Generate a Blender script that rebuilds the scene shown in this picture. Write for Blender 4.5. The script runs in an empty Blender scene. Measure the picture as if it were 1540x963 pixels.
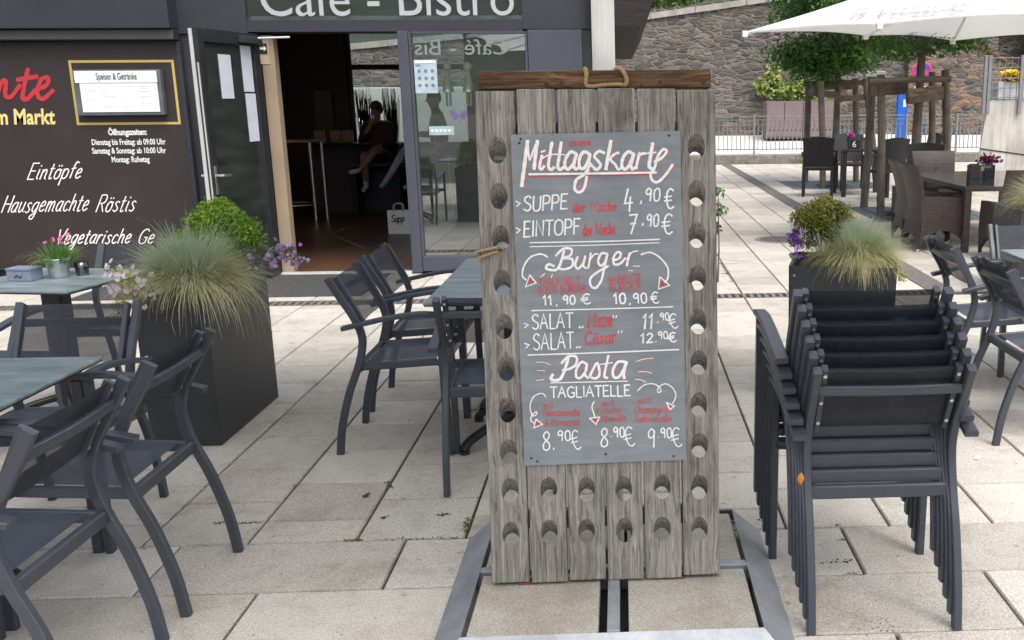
import bpy, bmesh, math, random
from mathutils import Vector, Matrix, Euler
random.seed(7)
R = math.radians
C = bpy.context
scene = C.scene
COL = scene.collection

# ------------------------------------------------------------------ camera, light, exposure
FPX, CX, CY, IW, IH, CAMH = 1450.0, 1006.76, 481.25, 1540.0, 962.5, 1.6
PITCH, ROLL, YAW = R(12.72381), R(0.42490), R(2.75337)
_fwd = Vector((math.sin(YAW)*math.cos(PITCH), math.cos(YAW)*math.cos(PITCH), -math.sin(PITCH)))
_r0 = Vector((math.cos(YAW), -math.sin(YAW), 0)); _d0 = _fwd.cross(_r0)
_rt = math.cos(ROLL)*_r0 + math.sin(ROLL)*_d0
_dn = -math.sin(ROLL)*_r0 + math.cos(ROLL)*_d0
EYE = Vector((0, 0, CAMH))
cam = bpy.data.cameras.new('camera'); camo = bpy.data.objects.new('camera', cam); COL.objects.link(camo)
cam.sensor_width = 36.0; cam.lens = FPX/IW*36.0
cam.shift_x = -(CX-IW/2)/IW; cam.shift_y = (CY-IH/2)/IW
cam.clip_start = 0.05; cam.clip_end = 2000
m = Matrix((_rt, -_dn, -_fwd)).transposed().to_4x4(); m.translation = EYE
camo.matrix_world = m
scene.camera = camo

w = bpy.data.worlds.new('World'); scene.world = w; w.use_nodes = True
nt = w.node_tree; bg = nt.nodes['Background']
sky = nt.nodes.new('ShaderNodeTexSky'); sky.sky_type = 'NISHITA'; sky.sun_disc = False
SUN_EL, SUN_ROT = R(60), R(148)
sky.sun_elevation = SUN_EL; sky.sun_rotation = SUN_ROT
sky.air_density = 1.0; sky.dust_density = 4.0; sky.ozone_density = 1.0
hs = nt.nodes.new('ShaderNodeHueSaturation'); hs.inputs['Saturation'].default_value = 0.35   # overcast: grey sky
nt.links.new(sky.outputs[0], hs.inputs['Color']); nt.links.new(hs.outputs[0], bg.inputs['Color'])
bg.inputs['Strength'].default_value = 0.15
sl = bpy.data.lights.new('sun', 'SUN'); sl.energy = 1.2; sl.angle = R(30); sl.color = (1, 0.96, 0.9)
so = bpy.data.objects.new('sun', sl); COL.objects.link(so)
sd = Vector((math.sin(SUN_ROT)*math.cos(SUN_EL), math.cos(SUN_ROT)*math.cos(SUN_EL), math.sin(SUN_EL)))
so.rotation_euler = (-sd).to_track_quat('-Z', 'Y').to_euler()
scene.view_settings.view_transform = 'Standard'; scene.view_settings.look = 'None'
scene.view_settings.exposure = 0.95; scene.view_settings.gamma = 1.0
scene.render.engine = 'CYCLES'
scene.cycles.max_bounces = 8; scene.cycles.transparent_max_bounces = 12

# ------------------------------------------------------------------ helpers
def ray(x, y):
    return (_rt*((x-CX)/FPX) + _dn*((y-CY)/FPX) + _fwd)
def at(x, y, Y):                      # point of the place seen at photo position x,y on the upright plane at depth Y
    d = ray(x, y); return EYE + d*(Y/d.y)
def gnd(x, y, z=0.0):
    d = ray(x, y); return EYE + d*((z-CAMH)/d.z)
def onplane(x, y, p, n):
    d = ray(x, y); return EYE + d*((p-EYE).dot(n)/d.dot(n))

def tag(o, label=None, cat=None, group=None, kind=None):
    if label: o['label'] = label
    if cat: o['category'] = cat
    if group: o['group'] = group
    if kind: o['kind'] = kind
    return o
def empty(name, loc=(0,0,0), rz=0.0):
    o = bpy.data.objects.new(name, None); COL.objects.link(o); o.location = loc; o.rotation_euler = (0,0,rz)
    o.empty_display_size = 0.1
    return o
def obj(name, bm, mat, parent=None, smooth=False, loc=None):
    me = bpy.data.meshes.new(name)
    if isinstance(bm, bmesh.types.BMesh):
        bm.normal_update(); bm.to_mesh(me); bm.free()
    else:
        me.from_pydata(bm[0], [], bm[1])
    if smooth:
        me.polygons.foreach_set('use_smooth', [True]*len(me.polygons))
    for mm in (mat if isinstance(mat, (list, tuple)) else [mat]): me.materials.append(mm)
    o = bpy.data.objects.new(name, me); COL.objects.link(o)
    if parent: o.parent = parent
    if loc is not None: o.location = loc
    return o
def BM(): return bmesh.new()
def box(bm, x0, x1, y0, y1, z0, z1, bev=0.0, M=None):
    g = bmesh.ops.create_cube(bm, size=1.0)
    vs = g['verts']
    for v in vs:
        v.co = Vector(((x0+x1)/2+v.co.x*(x1-x0), (y0+y1)/2+v.co.y*(y1-y0), (z0+z1)/2+v.co.z*(z1-z0)))
    if bev > 0:
        es = list({e for v in vs for e in v.link_edges})
        r = bmesh.ops.bevel(bm, geom=es, offset=bev, segments=2, affect='EDGES', profile=0.5)
        vs = list({v for f in r['faces'] for v in f.verts} | {v for v in vs if v.is_valid})
    if M is not None:
        for v in vs: v.co = M @ v.co
    return vs
def catmull(pts, n=6, closed=False):
    pts = [Vector(p) for p in pts]
    if len(pts) < 3: return pts
    out = []
    L = len(pts)
    for i in range(L if closed else L-1):
        if closed: p0, p1, p2, p3 = pts[i-1], pts[i], pts[(i+1) % L], pts[(i+2) % L]
        else: p0, p1, p2, p3 = pts[max(i-1,0)], pts[i], pts[i+1], pts[min(i+2,L-1)]
        for k in range(n):
            t = k/n
            out.append(0.5*((2*p1)+(p2-p0)*t+(2*p0-5*p1+4*p2-p3)*t*t+(3*p1-p0-3*p2+p3)*t*t*t))
    if not closed: out.append(pts[-1])
    return out
def sweep(bm, pts, w, t, side=(1,0,0), ch=0.18):
    """chamfered rectangular bar along pts; w is its size along side, t its size across"""
    pts = [Vector(p) for p in pts]; side = Vector(side).normalized()
    a, b = w/2, t/2; c = min(a, b)*ch*2
    prof = [(a, b-c), (a-c, b), (-a+c, b), (-a, b-c), (-a, -b+c), (-a+c, -b), (a-c, -b), (a, -b+c)]
    rings = []
    for i, p in enumerate(pts):
        d1 = (pts[i]-pts[i-1]).normalized() if i > 0 else None
        d2 = (pts[i+1]-pts[i]).normalized() if i < len(pts)-1 else None
        if d1 is None: d = d2; k = 1
        elif d2 is None: d = d1; k = 1
        else:
            d = (d1+d2).normalized(); k = 1/max(0.35, d.dot(d2))
        s = (side-d*side.dot(d)).normalized(); n = d.cross(s)
        rings.append([bm.verts.new(p+s*x+n*y*k) for x, y in prof])
    N = len(prof)
    for r0, r1 in zip(rings, rings[1:]):
        for j in range(N): bm.faces.new((r0[j], r0[(j+1) % N], r1[(j+1) % N], r1[j]))
    bm.faces.new(rings[0][::-1]); bm.faces.new(rings[-1])
def tube(bm, pts, r, seg=8, closed=False, r1=None):
    pts = [Vector(p) for p in pts]; rings = []; L = len(pts)
    ref = Vector((0.13, 0.21, 0.97))
    for i, p in enumerate(pts):
        if closed: d = (pts[(i+1) % L]-pts[i-1]).normalized()
        else: d = (pts[min(i+1,L-1)]-pts[max(i-1,0)]).normalized()
        if abs(d.dot(ref)) > 0.95: ref = Vector((0.9, 0.3, 0.2))
        s = (ref-d*ref.dot(d)).normalized(); n = d.cross(s); ref = s.copy()
        rr = r if r1 is None else r+(r1-r)*i/(L-1)
        rings.append([bm.verts.new(p+s*math.cos(2*math.pi*k/seg)*rr+n*math.sin(2*math.pi*k/seg)*rr) for k in range(seg)])
        ref = s
    for i in range(L if closed else L-1):
        a, b = rings[i], rings[(i+1) % L]
        for k in range(seg): bm.faces.new((a[k], a[(k+1) % seg], b[(k+1) % seg], b[k]))
    if not closed: bm.faces.new(rings[0][::-1]); bm.faces.new(rings[-1])
def lathe(bm, prof, seg=24, c=(0,0,0)):
    c = Vector(c); rings = []
    for r, z in prof:
        rings.append([bm.verts.new(c+Vector((r*math.cos(2*math.pi*k/seg), r*math.sin(2*math.pi*k/seg), z))) for k in range(seg)])
    for a, b in zip(rings, rings[1:]):
        for k in range(seg): bm.faces.new((a[k], a[(k+1) % seg], b[(k+1) % seg], b[k]))
    return rings
def disc(bm, c, r, n=(0,0,1), seg=12, th=0.004):
    q = Vector(n).to_track_quat('Z', 'Y').to_matrix().to_4x4(); q.translation = Vector(c)
    bmesh.ops.create_cone(bm, cap_ends=True, segments=seg, radius1=r, radius2=r*0.9, depth=th, matrix=q)
def attr(o, name, vals, domain='FACE'):
    a = o.data.attributes.new(name, 'FLOAT', domain); a.data.foreach_set('value', vals)
def copy_tree(o, parent=None):
    c = o.copy(); COL.objects.link(c)
    if parent: c.parent = parent
    for ch in list(o.children): copy_tree(ch, c)
    return c

# ------------------------------------------------------------------ materials
class NT:
    def __init__(s, name):
        s.m = bpy.data.materials.new(name); s.m.use_nodes = True
        s.t = s.m.node_tree; s.b = s.t.nodes['Principled BSDF']; s.out = s.t.nodes['Material Output']
    def n(s, typ, **kw):
        nd = s.t.nodes.new('ShaderNode'+typ)
        for k, v in kw.items(): setattr(nd, k, v)
        return nd
    def l(s, a, b): s.t.links.new(a, b)
    def coord(s, scale=(1,1,1), kind='Object'):
        tc = s.n('TexCoord'); mp = s.n('Mapping'); mp.inputs['Scale'].default_value = scale
        s.l(tc.outputs[kind], mp.inputs[0]); return mp.outputs[0]
    def noise(s, vec, scale, detail=4, rough=0.55):
        nd = s.n('TexNoise'); nd.inputs['Scale'].default_value = scale; nd.inputs['Detail'].default_value = detail
        nd.inputs['Roughness'].default_value = rough; s.l(vec, nd.inputs['Vector']); return nd.outputs['Fac']
    def ramp(s, fac, stops):
        nd = s.n('ValToRGB'); cr = nd.color_ramp
        while len(cr.elements) < len(stops): cr.elements.new(0.5)
        for e, (p, c) in zip(cr.elements, stops):
            e.position = p; e.color = (*c, 1) if len(c) == 3 else c
        s.l(fac, nd.inputs[0]); return nd.outputs[0]
    def mix(s, fac, a, b, mode='MIX'):
        nd = s.n('MixRGB', blend_type=mode)
        for i, v in ((0, fac), (1, a), (2, b)):
            if hasattr(v, 'is_linked'): s.l(v, nd.inputs[i])
            elif i == 0: nd.inputs[0].default_value = v
            else: nd.inputs[i].default_value = (*v, 1)
        return nd.outputs[0]
    def math(s, op, a, b=0.0):
        nd = s.n('Math', operation=op)
        for i, v in ((0, a), (1, b)):
            if hasattr(v, 'is_linked'): s.l(v, nd.inputs[i])
            else: nd.inputs[i].default_value = v
        return nd.outputs[0]
    def bump(s, h, strength=0.3, dist=0.01):
        nd = s.n('Bump'); nd.inputs['Strength'].default_value = strength; nd.inputs['Distance'].default_value = dist
        s.l(h, nd.inputs['Height']); s.l(nd.outputs[0], s.b.inputs['Normal'])
    def attr(s, name):
        nd = s.n('Attribute'); nd.attribute_name = name; return nd.outputs['Fac']
    def set(s, col=None, rough=None, metal=None, spec=None):
        if col is not None:
            if hasattr(col, 'is_linked'): s.l(col, s.b.inputs['Base Color'])
            else: s.b.inputs['Base Color'].default_value = (*col, 1)
        if rough is not None:
            if hasattr(rough, 'is_linked'): s.l(rough, s.b.inputs['Roughness'])
            else: s.b.inputs['Roughness'].default_value = rough
        if metal is not None: s.b.inputs['Metallic'].default_value = metal
        if spec is not None: s.b.inputs['Specular IOR Level'].default_value = spec
        return s.m
def plain(name, col, rough=0.5, metal=0.0, var=0.18, scale=9.0, bump=0.0, spec=None):
    t = NT(name); v = t.coord()
    f = t.noise(v, scale, 5)
    lo = tuple(c*(1-var) for c in col); hi = tuple(min(1, c*(1+var)) for c in col)
    c = t.ramp(f, [(0.3, lo), (0.7, hi)])
    r = t.math('MULTIPLY_ADD', f, 0.15); r.node.inputs[2].default_value = max(0.02, rough-0.075)
    if bump: t.bump(t.noise(v, scale*12, 3), bump, 0.003)
    return t.set(c, r, metal, spec)

MT = {}
MT['frame'] = plain('anthracite_powder_coat', (0.045, 0.052, 0.068), 0.42, 0.0, 0.1, 30, 0.06)
MT['grey_white'] = plain('white_paint', (0.84, 0.84, 0.82), 0.45, 0, 0.05, 6)
MT['black'] = plain('black_paint', (0.018, 0.019, 0.022), 0.45, 0, 0.2)
MT['steel'] = plain('stainless_steel', (0.6, 0.6, 0.6), 0.3, 0.9, 0.1)
MT['rope'] = plain('hemp_rope', (0.42, 0.28, 0.14), 0.9, 0, 0.35, 180, 0.6)
MT['white_chalk'] = plain('white_chalk', (0.82, 0.82, 0.82), 0.85, 0, 0.1, 90)
MT['red_chalk'] = plain('red_chalk', (0.62, 0.06, 0.065), 0.85, 0, 0.2, 90)
MT['paper'] = plain('white_paper', (0.78, 0.79, 0.82), 0.8, 0, 0.03)
MT['soil'] = plain('soil', (0.04, 0.028, 0.02), 0.95, 0, 0.5, 40, 0.8)

def mk_fabric(name, col, tr=0.22):
    t = NT(name); v = t.coord((1,1,1))
    wx = t.n('TexWave', wave_type='BANDS', bands_direction='X'); wx.inputs['Scale'].default_value = 130
    wz = t.n('TexWave', wave_type='BANDS', bands_direction='Z'); wz.inputs['Scale'].default_value = 130
    t.l(v, wx.inputs['Vector']); t.l(v, wz.inputs['Vector'])
    h = t.math('ADD', wx.outputs['Fac'], wz.outputs['Fac']); t.bump(h, 0.15, 0.001)
    f = t.noise(v, 14, 4)
    t.set(t.ramp(f, [(0.3, tuple(c*0.85 for c in col)), (0.7, tuple(c*1.15 for c in col))]), 0.6, 0, 0.35)
    tb = t.n('BsdfTransparent'); mx = t.n('MixShader'); mx.inputs[0].default_value = tr
    t.l(t.b.outputs[0], mx.inputs[1]); t.l(tb.outputs[0], mx.inputs[2]); t.l(mx.outputs[0], t.out.inputs[0])
    return t.m
MT['mesh'] = mk_fabric('textilene_mesh', (0.021, 0.024, 0.034), 0.15)
MT['seatmesh'] = mk_fabric('textilene_seat', (0.044, 0.053, 0.075), 0.05)

def mk_glass(name, refl=0.12, tint=(0.9, 0.95, 0.95), rough=0.0, painted_sheen=0.0):
    t = NT(name); t.t.nodes.remove(t.b)
    tr = t.n('BsdfTransparent'); tr.inputs[0].default_value = (*tint, 1)
    gl = t.n('BsdfGlossy'); gl.inputs['Roughness'].default_value = rough
    fr = t.n('Fresnel'); fr.inputs['IOR'].default_value = 1.5
    ad = t.math('ADD', fr.outputs[0], refl); mx = t.n('MixShader')
    t.l(ad, mx.inputs[0]); t.l(tr.outputs[0], mx.inputs[1]); t.l(gl.outputs[0], mx.inputs[2]); last = mx.outputs[0]
    if painted_sheen:  # greenish diffuse layer, painted in place of greenery mirrored in the glass
        df = t.n('BsdfDiffuse'); df.inputs[0].default_value = (0.42, 0.48, 0.45, 1); sm = t.noise(t.coord((1.5, 1.5, 6)), 2.0, 6); m2 = t.n('MixShader')
        t.l(t.math('MULTIPLY', t.ramp(sm, [(0.25, (0.3, 0.3, 0.3)), (0.75, (1, 1, 1))]), painted_sheen), m2.inputs[0]); t.l(last, m2.inputs[1]); t.l(df.outputs[0], m2.inputs[2]); last = m2.outputs[0]
    t.l(last, t.out.inputs[0])
    return t.m
MT['glass'] = mk_glass('window_glass', 0.16, painted_sheen=0.05)
MT['doorglass'] = mk_glass('door_glass', 0.2, (0.85, 0.93, 0.9), painted_sheen=0.075)
MT['clear'] = mk_glass('clear_glass', 0.05)

def mk_wood(name, c0, c1, c2, along='z', scale=1.0, rough=0.85, knots=True, bump=0.7):
    t = NT(name)
    def sc(a, l): return {'z': (a, a, l), 'x': (l, a, a), 'y': (a, l, a)}[along]
    v2 = t.coord(); wob = t.noise(v2, 2.2*scale, 3)
    def grain(a, l, k, det, ro):
        add = t.n('VectorMath', operation='ADD'); cmb = t.n('CombineXYZ'); wv = t.math('MULTIPLY', wob, k)
        for i in range(3): t.l(wv, cmb.inputs[i])
        t.l(t.coord(tuple(q*scale for q in sc(a, l))), add.inputs[0]); t.l(cmb.outputs[0], add.inputs[1])
        return t.noise(add.outputs[0], 1.0, det, ro)
    g = grain(60, 2.4, 3.0, 9, 0.74); fine = grain(190, 3.2, 5.0, 4, 0.6)
    big = t.noise(v2, 5*scale, 6)
    c = t.ramp(g, [(0.33, c0), (0.48, c1), (0.64, c2)])
    c = t.mix(0.5, c, t.ramp(fine, [(0.30, tuple(x*0.45 for x in c1)), (0.5, c1), (0.68, c2)]))
    if knots:
        fl = grain(120, 11.0, 4.0, 4, 0.6); c = t.mix(0.6, c, t.ramp(fl, [(0.0, (0.22, 0.2, 0.18)), (0.38, (0.38, 0.36, 0.34)), (0.45, (1, 1, 1)), (0.62, (1, 1, 1)), (0.70, (1.3, 1.28, 1.25))]), 'MULTIPLY')
        st = t.noise(t.coord(tuple(q*scale for q in sc(9, 3.0))), 1.0, 6, 0.7); c = t.mix(0.6, c, t.ramp(st, [(0.32, (0.38, 0.33, 0.29)), (0.46, (1, 1, 1))]), 'MULTIPLY')
        c = t.mix(0.75, c, t.ramp(big, [(0.30, (0.62, 0.60, 0.58)), (0.5, (1, 1, 1)), (0.7, (1.12, 1.1, 1.08))]), 'MULTIPLY')
        cr = t.ramp(grain(26, 0.55, 2.0, 3, 0.5), [(0.0, (0.25, 0.24, 0.23)), (0.255, (0.25, 0.24, 0.23)), (0.285, (1, 1, 1))])
        c = t.mix(0.9, c, cr, 'MULTIPLY')
    t.bump(t.math('ADD', g, t.math('MULTIPLY', fine, 0.5)), bump, 0.012)
    return t.set(c, rough, 0, 0.25)
MT['oldwood'] = mk_wood('weathered_oak', (0.09, 0.083, 0.076), (0.25, 0.233, 0.213), (0.47, 0.447, 0.415))
MT['barwood'] = mk_wood('brown_oiled_wood', (0.016, 0.009, 0.006), (0.10, 0.055, 0.03), (0.33, 0.20, 0.105), 'x')
MT['post'] = mk_wood('grey_log', (0.06, 0.05, 0.043), (0.14, 0.12, 0.1), (0.24, 0.21, 0.18))
MT['rail'] = mk_wood('rail_log', (0.06, 0.045, 0.035), (0.16, 0.12, 0.09), (0.27, 0.21, 0.15), 'x')

def mk_slate():
    t = NT('slate_board'); v = t.coord()
    f = t.noise(v, 5, 6, 0.6); g = t.noise(t.coord((6, 6, 40)), 1.0, 5)
    c = t.ramp(f, [(0.3, (0.17, 0.19, 0.21)), (0.7, (0.26, 0.285, 0.31))])
    c = t.mix(0.35, c, t.ramp(g, [(0.35, (0.17, 0.19, 0.21)), (0.7, (0.31, 0.335, 0.36))]))
    t.bump(t.noise(v, 60, 4), 0.15, 0.003)
    return t.set(c, 0.7, 0, 0.3)
MT['slate'] = mk_slate()

def mk_table():
    t = NT('laminate_table_top'); f = t.noise(t.coord((2.2, 9, 4)), 1.6, 6, 0.62)
    c = t.ramp(f, [(0.3, (0.10, 0.14, 0.155)), (0.5, (0.17, 0.22, 0.235)), (0.72, (0.28, 0.325, 0.335))])
    return t.set(c, 0.33, 0, 0.5)
MT['top'] = mk_table()

def mk_paver():
    t = NT('concrete_paver'); v = t.coord(kind='Object')
    tone = t.attr('tone')
    sp = t.noise(v, 260, 2, 0.6); sp2 = t.noise(v, 95, 3, 0.6); big = t.noise(v, 1.1, 5); md = t.noise(v, 9, 4)
    base = t.ramp(tone, [(0.0, (0.40, 0.372, 0.333)), (0.5, (0.48, 0.458, 0.42)), (1.0, (0.57, 0.545, 0.505))])
    c = t.mix(0.75, base, t.ramp(sp, [(0.33, (0.30, 0.28, 0.26)), (0.5, (0.5, 0.5, 0.5)), (0.68, (0.78, 0.77, 0.75))]), 'OVERLAY')
    c = t.mix(0.5, c, t.ramp(sp2, [(0.35, (0.36, 0.34, 0.33)), (0.62, (0.6, 0.6, 0.6))]), 'OVERLAY')
    c = t.mix(0.8, c, t.ramp(big, [(0.32, (0.84, 0.825, 0.80)), (0.6, (1, 1, 1))]), 'MULTIPLY')
    c = t.mix(0.7, c, t.ramp(md, [(0.30, (0.8, 0.78, 0.75)), (0.5, (1, 1, 1))]), 'MULTIPLY')
    spot = t.noise(v, 22, 2, 0.5); c = t.mix(0.75, c, t.ramp(spot, [(0.0, (0.5, 0.47, 0.43)), (0.27, (0.6, 0.57, 0.53)), (0.33, (1, 1, 1))]), 'MULTIPLY')
    drk = t.noise(v, 2.6, 6, 0.65); c = t.mix(0.7, c, t.ramp(drk, [(0.30, (0.7, 0.67, 0.63)), (0.47, (1, 1, 1))]), 'MULTIPLY')
    t.bump(t.math('ADD', sp, sp2), 0.5, 0.005)
    return t.set(c, 0.88, 0, 0.3)
MT['paver'] = mk_paver()
MT['joint'] = plain('sand_joint', (0.055, 0.045, 0.033), 0.95, 0, 0.4, 20)
MT['basalt'] = plain('dark_stone_strip', (0.13, 0.12, 0.115), 0.85, 0, 0.3, 25, 0.4)
MT['treegrate'] = plain('tree_grate', (0.11, 0.125, 0.15), 0.6, 0.3, 0.3, 15)

def mk_galv():
    t = NT('galvanised_steel'); v = t.coord()
    vo = t.n('TexVoronoi'); vo.inputs['Scale'].default_value = 70; t.l(v, vo.inputs['Vector'])
    f = t.noise(v, 6, 5)
    c = t.ramp(f, [(0.3, (0.24, 0.26, 0.285)), (0.7, (0.37, 0.39, 0.415))])
    sv = t.n('SeparateColor'); t.l(vo.outputs['Color'], sv.inputs[0]); c = t.mix(0.25, c, t.ramp(sv.outputs[0], [(0, (0.3, 0.3, 0.3)), (1, (0.7, 0.7, 0.7))]), 'SOFT_LIGHT')
    return t.set(c, 0.5, 0.45)
MT['galv'] = mk_galv()
MT['ballast'] = None
def mk_ballast():
    t = NT('ballast_slab'); v = t.coord(); sp = t.noise(v, 230, 2, 0.6); st = t.noise(v, 6, 5)
    c = t.ramp(sp, [(0.33, (0.24, 0.22, 0.19)), (0.5, (0.36, 0.335, 0.295)), (0.68, (0.5, 0.48, 0.44))])
    c = t.mix(0.8, c, t.ramp(st, [(0.35, (0.72, 0.68, 0.6)), (0.6, (1, 1, 1))]), 'MULTIPLY')
    t.bump(sp, 0.3, 0.003); return t.set(c, 0.9, 0, 0.25)
MT['ballast'] = mk_ballast()

MT['facade'] = plain('anthracite_cladding', (0.028, 0.031, 0.040), 0.5, 0, 0.12, 3)
MT['pilaster'] = plain('slate_blue_cladding', (0.058, 0.062, 0.082), 0.45, 0, 0.08, 3)
MT['ledge'] = plain('ledge_metal', (0.07, 0.075, 0.075), 0.5, 0, 0.1, 4)
MT['panel'] = plain('brown_panel_print', (0.033, 0.024, 0.024), 0.5, 0, 0.1, 3)
MT['gold'] = plain('gold_print', (0.55, 0.42, 0.13), 0.5, 0, 0.05)
MT['yellowtxt'] = plain('cream_yellow_print', (0.72, 0.6, 0.22), 0.55, 0, 0.03)
MT['redtxt'] = plain('red_print', (0.5, 0.03, 0.045), 0.5, 0, 0.05)
MT['whitetxt'] = plain('white_print', (0.8, 0.8, 0.8), 0.55, 0, 0.02)
MT['signtxt'] = plain('satin_sign_letters', (0.40, 0.43, 0.45), 0.5, 0, 0.03)
MT['blacktxt'] = plain('black_print', (0.02, 0.02, 0.022), 0.6, 0, 0.05)
MT['greytxt'] = plain('grey_print', (0.5, 0.5, 0.54), 0.7, 0, 0.05)
MT['beige'] = plain('beige_jamb', (0.32, 0.245, 0.17), 0.6, 0, 0.08, 4)
MT['alu'] = plain('aluminium_edge', (0.62, 0.62, 0.62), 0.4, 0.3, 0.05)
MT['darkin'] = plain('dark_interior_paint', (0.06, 0.06, 0.078), 0.8, 0, 0.2, 2)
MT['floorwood'] = mk_wood('interior_floor_boards', (0.04, 0.019, 0.012), (0.095, 0.047, 0.03), (0.15, 0.08, 0.05), 'y', 0.5, 0.35, False, 0.1)
MT['mat'] = plain('ribbed_door_mat', (0.05, 0.05, 0.052), 0.85, 0, 0.25, 60, 0.5)
MT['planter'] = plain('anthracite_planter', (0.026, 0.029, 0.034), 0.5, 0, 0.15, 8, 0.1)
MT['canvas'] = None
def mk_canvas(name, col=(0.8, 0.8, 0.79), tl=0.35):
    t = NT(name); v = t.coord(); t.bump(t.noise(v, 5, 4), 0.2, 0.02); t.set(col, 0.85, 0, 0.2)
    ts = t.n('BsdfTranslucent'); ts.inputs[0].default_value = (*col, 1)
    mx = t.n('MixShader'); mx.inputs[0].default_value = tl
    t.l(t.b.outputs[0], mx.inputs[1]); t.l(ts.outputs[0], mx.inputs[2]); t.l(mx.outputs[0], t.out.inputs[0])
    return t.m
MT['canvas'] = mk_canvas('white_canvas', (0.90, 0.90, 0.89), 0.85)
MT['beercanvas'] = mk_canvas('beer_canvas', (0.90, 0.90, 0.89), 0.5)
MT['cream'] = mk_canvas('cream_canvas', (0.74, 0.72, 0.66), 0.25)

def mk_stone(name, warm=0.0):
    t = NT(name); tc = t.n('TexCoord')
    nz = t.n('TexNoise'); nz.inputs['Scale'].default_value = 1.8; nz.inputs['Detail'].default_value = 4
    t.l(tc.outputs['Object'], nz.inputs['Vector'])
    mp = t.n('Mapping'); mp.inputs['Scale'].default_value = (3.1, 1.0, 9.5); t.l(tc.outputs['Object'], mp.inputs[0])
    mx = t.n('VectorMath', operation='MULTIPLY_ADD'); t.l(nz.outputs['Color'], mx.inputs[0]); mx.inputs[1].default_value = (0.9, 0.0, 0.9)
    t.l(mp.outputs[0], mx.inputs[2])
    a = t.n('TexVoronoi', feature='DISTANCE_TO_EDGE'); a.inputs['Scale'].default_value = 1.0; a.inputs['Randomness'].default_value = 0.85
    b = t.n('TexVoronoi', feature='F1'); b.inputs['Scale'].default_value = 1.0; b.inputs['Randomness'].default_value = 0.85
    t.l(mx.outputs[0], a.inputs['Vector']); t.l(mx.outputs[0], b.inputs['Vector'])
    hsv = t.n('SeparateColor'); t.l(b.outputs['Color'], hsv.inputs[0])
    c = t.ramp(hsv.outputs[0], [(0.0, (0.075, 0.07, 0.07)), (0.35, (0.115, 0.106, 0.102)), (0.7, (0.15+0.08*warm, 0.135+0.02*warm, 0.125-0.01*warm)), (1.0, (0.205+0.10*warm, 0.175+0.02*warm, 0.15-0.03*warm))])
    f = t.noise(tc.outputs['Object'], 14, 5)
    c = t.mix(0.7, c, t.ramp(f, [(0.3, (0.6, 0.6, 0.6)), (0.7, (1.25, 1.22, 1.2))]), 'MULTIPLY')
    mo = t.ramp(a.outputs['Distance'], [(0.0, (1, 1, 1)), (0.03, (0.8, 0.8, 0.8)), (0.10, (0, 0, 0))])
    c = t.mix(t.math('MULTIPLY', mo, 0.6), c, (0.27, 0.255, 0.235))
    big = t.noise(tc.outputs['Object'], 0.35, 4)
    c = t.mix(0.6, c, t.ramp(big, [(0.35, (0.7, 0.7, 0.72)), (0.65, (1.1, 1.06, 1.0))]), 'MULTIPLY')
    h = t.math('MINIMUM', a.outputs['Distance'], 0.15); t.bump(t.math('ADD', h, t.math('MULTIPLY', f, 0.05)), 0.9, 0.25)
    return t.set(c, 0.9, 0, 0.2)
MT['stone'] = mk_stone('rubble_stone'); MT['stonewarm'] = mk_stone('brown_rubble_stone', 1.0)
MT['coping'] = plain('coping_stone', (0.33, 0.31, 0.28), 0.9, 0, 0.25, 4, 0.4)
MT['road'] = plain('pale_road', (0.62, 0.60, 0.57), 0.9, 0, 0.08, 3)
MT['kerb'] = plain('kerb_stone', (0.2, 0.185, 0.165), 0.9, 0, 0.4, 8, 0.5)
MT['fence'] = plain('galvanised_fence', (0.22, 0.23, 0.235), 0.5, 0.2, 0.12)
MT['mauve'] = plain('mauve_cabinet', (0.185, 0.135, 0.14), 0.6, 0, 0.1, 5)
MT['blue'] = plain('blue_column', (0.012, 0.12, 0.55), 0.4, 0, 0.08)
MT['signblue'] = plain('sign_blue', (0.03, 0.07, 0.45), 0.45, 0, 0.05)
MT['signred'] = plain('sign_red', (0.6, 0.03, 0.06), 0.45, 0, 0.05)
MT['yellowflower'] = plain('yellow_petals', (0.75, 0.5, 0.01), 0.7, 0, 0.2, 60)
MT['zinc'] = plain('zinc_bucket', (0.5, 0.52, 0.54), 0.38, 0.7, 0.15, 30)
MT['bluebox'] = plain('blue_napkin_box', (0.17, 0.21, 0.27), 0.6, 0, 0.15, 20)
MT['smoke'] = mk_glass('smoked_glass', 0.08, (0.45, 0.46, 0.48))

def mk_conc():
    t = NT('board_marked_concrete'); v = t.coord((9, 9, 0.8)); f = t.noise(v, 1, 6, 0.65); g = t.noise(t.coord(), 2.2, 5)
    c = t.ramp(f, [(0.3, (0.36, 0.34, 0.31)), (0.65, (0.6, 0.58, 0.54))])
    c = t.mix(0.6, c, t.ramp(g, [(0.33, (0.62, 0.6, 0.57)), (0.55, (1, 1, 1))]), 'MULTIPLY')
    t.bump(f, 0.3, 0.01); return t.set(c, 0.9, 0, 0.2)
MT['conc'] = mk_conc()

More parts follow.
